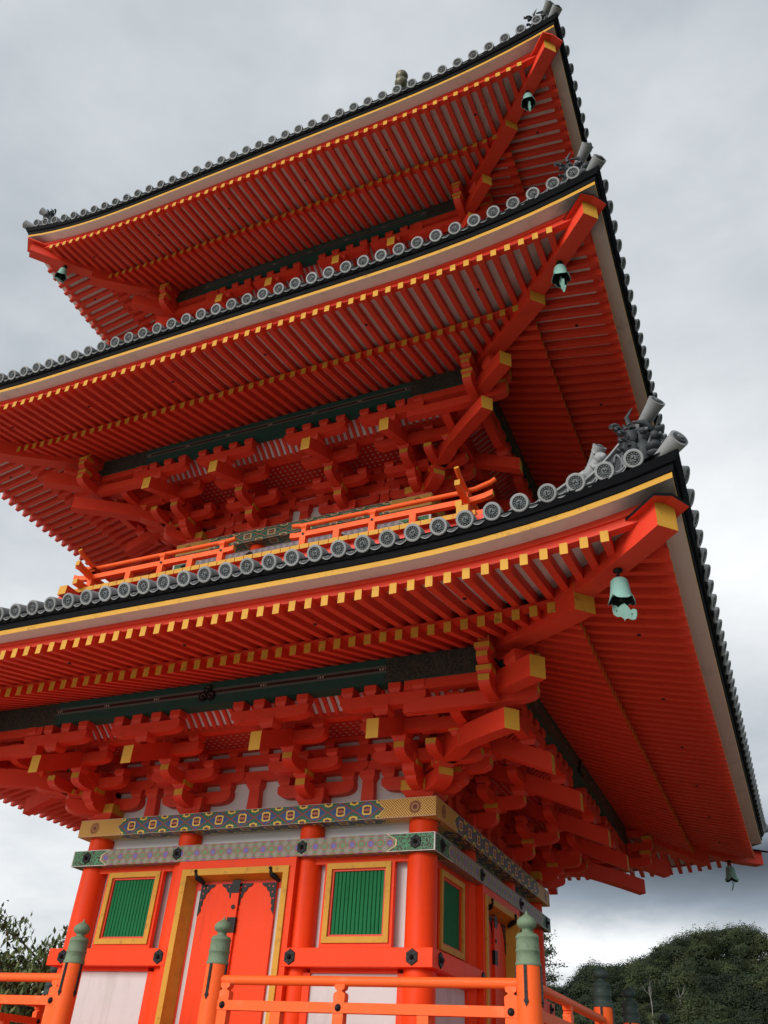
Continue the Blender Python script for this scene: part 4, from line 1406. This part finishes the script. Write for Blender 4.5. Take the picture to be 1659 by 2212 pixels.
# ---------------- wind bells under the hip ends
def bell(label, k, q, sway=0.0, tilt=.35):
    s = 3.33; a = A[k]
    R = Matrix.Rotation(q*PI/2, 3, 'Z')
    zc = z_fly(k, a+s, s)-.035-.14
    loc = R@Vector((a+s, -a-s, zc))
    root = empty('wind_bell', loc); root.rotation_euler.z = q*PI/2-PI/4+sway
    root.scale = (.96, .96, 1.04)
    tag(root, label, 'bell', 'bronze wind bells hanging from the roof corners')
    mb = MB(); mb.lathe([(.001, .0), (.045, .0), (.050, -.018), (.012, -.022), (.012, -.07), (.001, -.07)], (0, 0, 0), 'iron_black', 14)
    mb.tube([(.0, .03, -.075), (0, .035, -.1), (0, 0, -.125), (0, -.03, -.10), (0, -.02, -.07)], .012, 'iron_black', 6)
    mb.build('hook', root)
    body = MB(); n = 32
    prof = [(.03, -.112), (.075, -.118), (.088, -.135), (.092, -.165), (.094, -.168), (.094, -.175), (.093, -.178), (.100, -.23), (.109, -.285), (.122, -.335), (.138, -.375)]
    def ringp(r, z, i, last=False):
        t = 2*PI*i/n
        # mouth cut in four pointed arches
        w = abs(math.sin(2*t))
        dz_ = 0
        if last: dz_ = .055*(1-w)**1.5
        return Vector((r*math.cos(t), r*math.sin(t), z+dz_))
    rows = [[ringp(r, z, i, j == len(prof)-1) for i in range(n)] for j, (r, z) in enumerate(prof)]
    inn = [[ringp(r-.008, z, i, j == len(prof)-1) for i in range(n)] for j, (r, z) in enumerate(prof)]
    for j in range(len(prof)-1):
        for i in range(n):
            m = (i+1) % n
            body.face([rows[j][m], rows[j][i], rows[j+1][i], rows[j+1][m]], 'bell_verdigris', smooth=True)
            body.face([inn[j][i], inn[j][m], inn[j+1][m], inn[j+1][i]], 'bell_inside', smooth=True)
    for i in range(n):
        m = (i+1) % n; body.face([rows[-1][m], rows[-1][i], inn[-1][i], inn[-1][m]], 'bell_verdigris')
    body.face(rows[0], 'bell_verdigris')
    body.build('bell_body', root)
    cl = MB()
    cl.tube([(0, 0, -.15), (.01, 0, -.42)], .006, 'bell_inside', 6)
    blob(cl, (.005, 0, -.33), .03, 'bell_inside')
    cl.build('clapper', root)
    wc = MB()      # wind plate: a leaf-shaped sheet with flared ends
    out = [(-.17, 0), (-.165, .045), (-.12, .05), (-.085, .03), (-.05, .06), (0, .085), (.05, .06), (.085, .03), (.12, .05), (.165, .045), (.17, 0),
           (.15, -.045), (.10, -.06), (.05, -.05), (.01, -.065), (0, -.085), (-.01, -.065), (-.05, -.05), (-.10, -.06), (-.15, -.045)]
    M_ = Matrix.Translation((.02, 0, -.47))@Matrix.Rotation(tilt, 4, 'Y')@Matrix.Rotation(.5, 4, 'X')
    f = [M_@Vector((x*.95, -.004, z)) for x, z in out]; bk = [M_@Vector((x*.95, .004, z)) for x, z in out]
    wc.face(f, 'bell_verdigris'); wc.face(bk[::-1], 'bell_verdigris')
    for i in range(len(f)):
        j = (i+1) % len(f); wc.face([f[j], f[i], bk[i], bk[j]], 'bell_verdigris')
    for x in (-.1, .1):
        p = M_@Vector((x, -.0045, 0)); wc.tube([p, p+Vector((0, -.002, 0))], .009, 'bell_inside', 6)
    wc.build('wind_plate', root)
bell('large mint green wind bell under the near corner of the lowest roof, wind plate twisted', 0, 0, .3, .5)
bell('dark wind bell at the far right corner of the lowest roof, above the hill', 0, 1, .9, .1)
bell('mint green wind bell under the right corner of the middle roof', 1, 0, .2, 1.3)
bell('small mint green wind bell under the right corner of the top roof', 2, 0, .1, 1.35)
bell('mint green wind bell under the left corner of the top roof, against the sky', 2, 3, .7, .35)

# ------------------------------------------------------------------ ground, hill, trees
mb = MB(); G_ = 3000
mb.face([(-G_, -G_, GROUND-.2), (G_, -G_, GROUND-.2), (G_, G_, GROUND-.2), (-G_, G_, GROUND-.2)], 'earth')
struct('ground', mb)
mb = MB(); zc_ = GROUND-.19
mb.face([(-45, -70, zc_), (9.5, -70, zc_), (9.5, 6, zc_), (-45, 6, zc_)], 'gravel')  # unseen pale sheet, added to bounce light up under the front eaves
struct('bounce_court', mb)

camx, camy, camz = cam_p
def polar(az, d):
    t = math.radians(az); return camx+math.sin(t)*d, camy+math.cos(t)*d
# wooded hill; local frame: l across (right), d away from the camera along azimuth -4
az0 = math.radians(-4)
def hill_h(l, d):
    ridge = 34*np.exp(-((l+35)/80.0)**2) + 26*np.exp(-((l-14)/42.0)**2)
    prof = np.clip((d-170)/200.0, 0, 1)
    prof = prof*prof*(3-2*prof)
    fall = np.where(d > 380, np.exp(-((d-380)/160.0)**2), 1.0)
    bump = 1.6*np.sin(l*.11+1.0)*np.sin(d*.06) + 1.2*np.sin(l*.23+d*.05)
    return ridge*prof*fall + bump*prof
def hill_xy(l, d):
    return camx + np.sin(az0)*d + np.cos(az0)*l, camy + np.cos(az0)*d - np.sin(az0)*l
mb = MB(); nl, nd = 40, 36
Ls = np.linspace(-330, 330, nl); Ds = np.linspace(170, 640, nd)
LL, DD = np.meshgrid(Ls, Ds); HH = hill_h(LL, DD)+GROUND-.5; XX, YY = hill_xy(LL, DD)
vs = list(zip(XX.ravel(), YY.ravel(), HH.ravel()))
mb.add(vs, [(j*nl+i, j*nl+i+1, (j+1)*nl+i+1, (j+1)*nl+i) for j in range(nd-1) for i in range(nl-1)], 'earth', True)
struct('hill', mb)

def leaf_mat(name, cols, scale_seed=1.0, rough=.7):
    """foliage: colour per clump from a vertex attribute"""
    m, nt, b = new_mat(name)
    at = nt.nodes.new('ShaderNodeAttribute'); at.attribute_name = 'tint'
    ramp = nt.nodes.new('ShaderNodeValToRGB'); cr = ramp.color_ramp
    cr.elements[0].color = (*cols[0], 1); cr.elements[1].color = (*cols[-1], 1)
    for i, c in enumerate(cols[1:-1]):
        e = cr.elements.new((i+1)/(len(cols)-1)); e.color = (*c, 1)
    nt.links.new(at.outputs['Fac'], ramp.inputs[0]); nt.links.new(ramp.outputs[0], b.inputs['Base Color'])
    b.inputs['Roughness'].default_value = rough; b.inputs['Specular IOR Level'].default_value = .2
leaf_mat('canopy', [(.008, .014, .007), (.013, .022, .009), (.022, .034, .012), (.036, .043, .015), (.030, .055, .016)])
leaf_mat('cherry_leaves', [(.04, .06, .02), (.07, .10, .03), (.11, .14, .045), (.17, .12, .045)])
leaf_mat('thicket_leaves', [(.018, .03, .012), (.03, .05, .018), (.05, .07, .022)])

def leaf_mesh(name, mat, P, Nrm, size, asp, tint, shape='quad', hang=0.0):
    """many small leaf faces: centres P, normals Nrm, sizes; one mesh"""
    n = len(P)
    t = rng.normal(size=(n, 3))*(1-hang*.7) - np.array([0, 0, 2.2*hang]); t -= (t*Nrm).sum(1)[:, None]*Nrm; t /= np.linalg.norm(t, axis=1)[:, None]
    b = np.cross(Nrm, t)
    sz = size[:, None]
    if shape == 'quad':
        q = np.stack([P-t*sz, P-b*sz*asp+t*sz*.1, P+t*sz, P+b*sz*asp+t*sz*.15], 1)
    V_ = q.reshape(-1, 3); me = bpy.data.meshes.new(name)
    me.vertices.add(len(V_)); me.vertices.foreach_set('co', V_.ravel())
    me.loops.add(len(V_)); me.loops.foreach_set('vertex_index', np.arange(len(V_)))
    me.polygons.add(n); me.polygons.foreach_set('loop_start', np.arange(n)*4)
    me.materials.append(MATS[mat])
    at = me.attributes.new('tint', 'FLOAT', 'POINT'); at.data.foreach_set('value', np.repeat(tint, 4).astype(np.float32))
    me.update(calc_edges=True)
    return me

def unit(n):
    v = rng.normal(size=(n, 3)); return v/np.linalg.norm(v, axis=1)[:, None]

# far wood on the hill: thousands of crowns reading as one mass
PS, NS, SZ, TT = [], [], [], []
ntree = 640
tl = rng.uniform(-88, 48, ntree); td = rng.uniform(205, 415, ntree)
tl2, td2 = tl, td
th = hill_h(tl2, td2); tx, ty = hill_xy(tl2, td2)
for i in range(ntree):
    r = rng.uniform(2.6, 5.8); hh = rng.uniform(.75, 1.2)
    c = np.array([tx[i], ty[i], th[i]+GROUND+r*.9])
    m = int(420+r*240)
    u = unit(m); u[:, 2] = np.abs(u[:, 2])*1.0-.25*rng.random(m)
    lump = 1+.28*np.sin(u[:, 0]*5+i)*np.sin(u[:, 1]*5+2*i)+.2*np.sin(u[:, 2]*7+i)
    rad = r*lump*rng.uniform(.72, 1.05, m)
    P = c+u*rad[:, None]*np.array([1, 1, hh])
    PS.append(P); nn = u+rng.normal(size=(m, 3))*.25; NS.append(nn/np.linalg.norm(nn, axis=1)[:, None])
    SZ.append(rng.uniform(.16, .32, m)); TT.append(np.clip(rng.normal(.42, .25)+rng.normal(0, .05, m)+.16*u[:, 2]-.08, 0, 1)*np.ones(m))  # tint rises towards crown tops: light from above put into the colour
me = leaf_mesh('hill_forest', 'canopy', np.concatenate(PS), np.concatenate(NS), np.concatenate(SZ), .8, np.concatenate(TT))
tag(link('hill_forest', me), 'dense dark green wood covering the hill at lower right', 'wood', kind='stuff')

def branch_tree(name, label, base, trunk_h, branches, mat, nleaf, leaf, seed, droop=.4, group=None, cat='tree', clump=.55, trunk_r=.14, hang=0.0):
    """tree with tapered trunk, limbs and twigs, leaves strung along drooping twigs.  branches: list of (azimuth, length, rise, start fraction)"""
    rd = np.random.default_rng(seed)
    root = empty(name, base); tag(root, label, cat, group)
    mb = MB(); top = Vector((rd.normal()*.1, rd.normal()*.1, trunk_h))
    mb.tube([(0, 0, 0), (.05, .02, trunk_h*.4), tuple(top*.75), tuple(top)], [trunk_r, trunk_r*.8, trunk_r*.55, trunk_r*.2], 'bark', 10)
    PS, NS, SZ, TT = [], [], [], []
    for az, L, rise, st in branches:
        d = Vector((math.sin(az), math.cos(az), 0)); p0 = Vector((.03, .02, trunk_h*st)); pts = [p0]
        ns = 5
        for i in range(1, ns+1):
            t = i/ns; pts.append(p0+d*L*t+Vector((rd.normal()*.06*L, rd.normal()*.06*L, rise*L*(t-.25*t*t))))
        mb.tube(pts, [trunk_r*.22*(1-.85*i/ns) for i in range(ns+1)], 'bark', 6)
        for j in range(int(7+L*4)):
            t = rd.uniform(.25, 1.0); seg = min(ns-1, int(t*ns)); q = pts[seg].lerp(pts[seg+1], t*ns-seg)
            td_ = Vector((rd.normal(), rd.normal(), rd.uniform(-.1, .9))).normalized(); tl_ = rd.uniform(.4, 1.1)*(.5+.5*L/3)
            tp = [q, q+td_*tl_*.5+Vector((0, 0, .04)), q+td_*tl_-Vector((0, 0, droop*tl_*.6))]
            mb.tube(tp, [.012, .008, .003], 'bark', 4)
            for s_ in range(nleaf):
                w = rd.uniform(.15, 1.0)
                c = (tp[0].lerp(tp[1], w*2) if w < .5 else tp[1].lerp(tp[2], w*2-1))
                off = Vector((rd.normal(), rd.normal(), rd.normal()-.5))*leaf*clump
                PS.append(c+off); n_ = Vector((rd.normal(), rd.normal(), rd.normal()*.6)).normalized(); NS.append(n_)
                SZ.append(leaf*rd.uniform(.6, 1.1)*.5); TT.append(np.clip(rd.normal(.4, .22), 0, 1))
    mb.build('trunk', root)
    me = leaf_mesh('crown', mat, np.array([tuple(p) for p in PS]), np.array([tuple(p) for p in NS]), np.array(SZ), .42, np.array(TT), hang=hang)
    link('crown', me, root)
    return root

def tree_at(az, d): x, y = polar(az, d); return (x, y, GROUND-.2)
rd = random.Random(5)
def fan(n, L0, L1, r0, r1, az0=0, az1=2*PI): return [(rd.uniform(az0, az1), rd.uniform(L0, L1), rd.uniform(r0, r1), rd.uniform(.5, .98)) for _ in range(n)]
branch_tree('cherry_tree', 'cherry tree with thin drooping leafy twigs showing left of the corner column', tree_at(-43.6, 21), 3.8, fan(14, .6, 1.6, .3, 1.1), 'cherry_leaves', 17, .17, 3, hang=.8, droop=.8, group='cherry trees at the left edge')
branch_tree('cherry_tree', 'cherry tree with sparse leafy twigs at the far left edge of the picture', tree_at(-46.3, 20), 3.5, fan(14, .6, 1.6, .3, 1.1), 'cherry_leaves', 17, .17, 8, hang=.8, droop=.8, group='cherry trees at the left edge')

def dense_tree(name, label, base, h, r, mat, n, leaf, seed, group=None, squash=1.0):
    rd_ = np.random.default_rng(seed)
    root = empty(name, base); tag(root, label, 'tree', group)
    mb = MB(); mb.tube([(0, 0, 0), (.1, 0, h*.4), (.05, .08, h*.8)], [.22, .16, .06], 'bark', 9)
    cs = []
    for i in range(16):
        t = rd_.uniform(0, 2*PI); rr = r*rd_.uniform(.15, .75); zz = h*rd_.uniform(.45, .92)
        c = np.array([math.cos(t)*rr, math.sin(t)*rr, zz]); cs.append((c, r*rd_.uniform(.3, .48)))
        mb.tube([(.05, .03, h*.35), tuple(c*.6+np.array([0, 0, h*.16])), tuple(c)], [.07, .045, .015], 'bark', 5)
    mb.build('trunk', root)
    PS, NS, SZ, TT = [], [], [], []
    for c, cr in cs:
        m = n//16; u = unit(m); rad = cr*rd_.uniform(.35, 1.08, m)**.6
        PS.append(c+u*rad[:, None]*np.array([1, 1, .8])); nn = u+rd_.normal(size=(m, 3))*.7; NS.append(nn/np.linalg.norm(nn, axis=1)[:, None])
        SZ.append(leaf*rd_.uniform(.5, 1.1, m)); TT.append(np.clip(rd_.normal(.45, .12)+rd_.normal(0, .15, m), 0, 1))
    link('crown', leaf_mesh('crown', mat, np.concatenate(PS), np.concatenate(NS), np.concatenate(SZ), .55, np.concatenate(TT)), root)
dense_tree('broadleaf_tree', 'dark bushy tree seen under the left handrail, nearest the corner column', tree_at(-43.2, 34), 4.3, 2.3, 'thicket_leaves', 5200, .14, 1, 'dark trees behind the left railing')
dense_tree('broadleaf_tree', 'dark bushy tree behind the railing at the lower left edge of the picture', tree_at(-46.5, 36), 5.4, 2.6, 'thicket_leaves', 5200, .14, 2, 'dark trees behind the left railing')
branch_tree('pine_tree', 'dark pine whose flat top sticks out right of the pagoda, in front of the hill', tree_at(-14.5, 60), 12.0, fan(26, .5, 1.4, -.05, .12), 'thicket_leaves', 10, .20, 21, droop=.05, trunk_r=.2)
# bare pale trunks on the hillside
for i, (az, d, h) in enumerate(((-8.2, 262, 9), (-6.6, 262, 8.5))):
    x, y = polar(az, d)
    l = math.tan(math.radians(az+4))*d
    root = empty('bare_tree', (x, y, float(hill_h(np.array(l), np.array(d)))+GROUND+1.0))
    tag(root, 'leafless pale tree on the hillside, the left one of two' if i == 0 else 'leafless pale tree on the hillside, the right one of two', 'tree', 'bare trees on the hill')
    mb = MB(); r2 = random.Random(i)
    mb.tube([(0, 0, 0), (.3, 0, h*.5), (0, 0, h)], [.13, .09, .03], 'bare_wood', 7); mb.build('trunk', root)
    for j in range(7):
        mb = MB(); t = r2.uniform(0, 6.28); z0 = h*r2.uniform(.3, .8); L = r2.uniform(1.5, 3.5)
        mb.tube([(.15, 0, z0), (math.cos(t)*L*.5, math.sin(t)*L*.5, z0+L*.5), (math.cos(t)*L*.8, math.sin(t)*L*.8, z0+L*1.1)], [.06, .045, .02], 'bare_wood', 5)
        mb.build('branch', root)
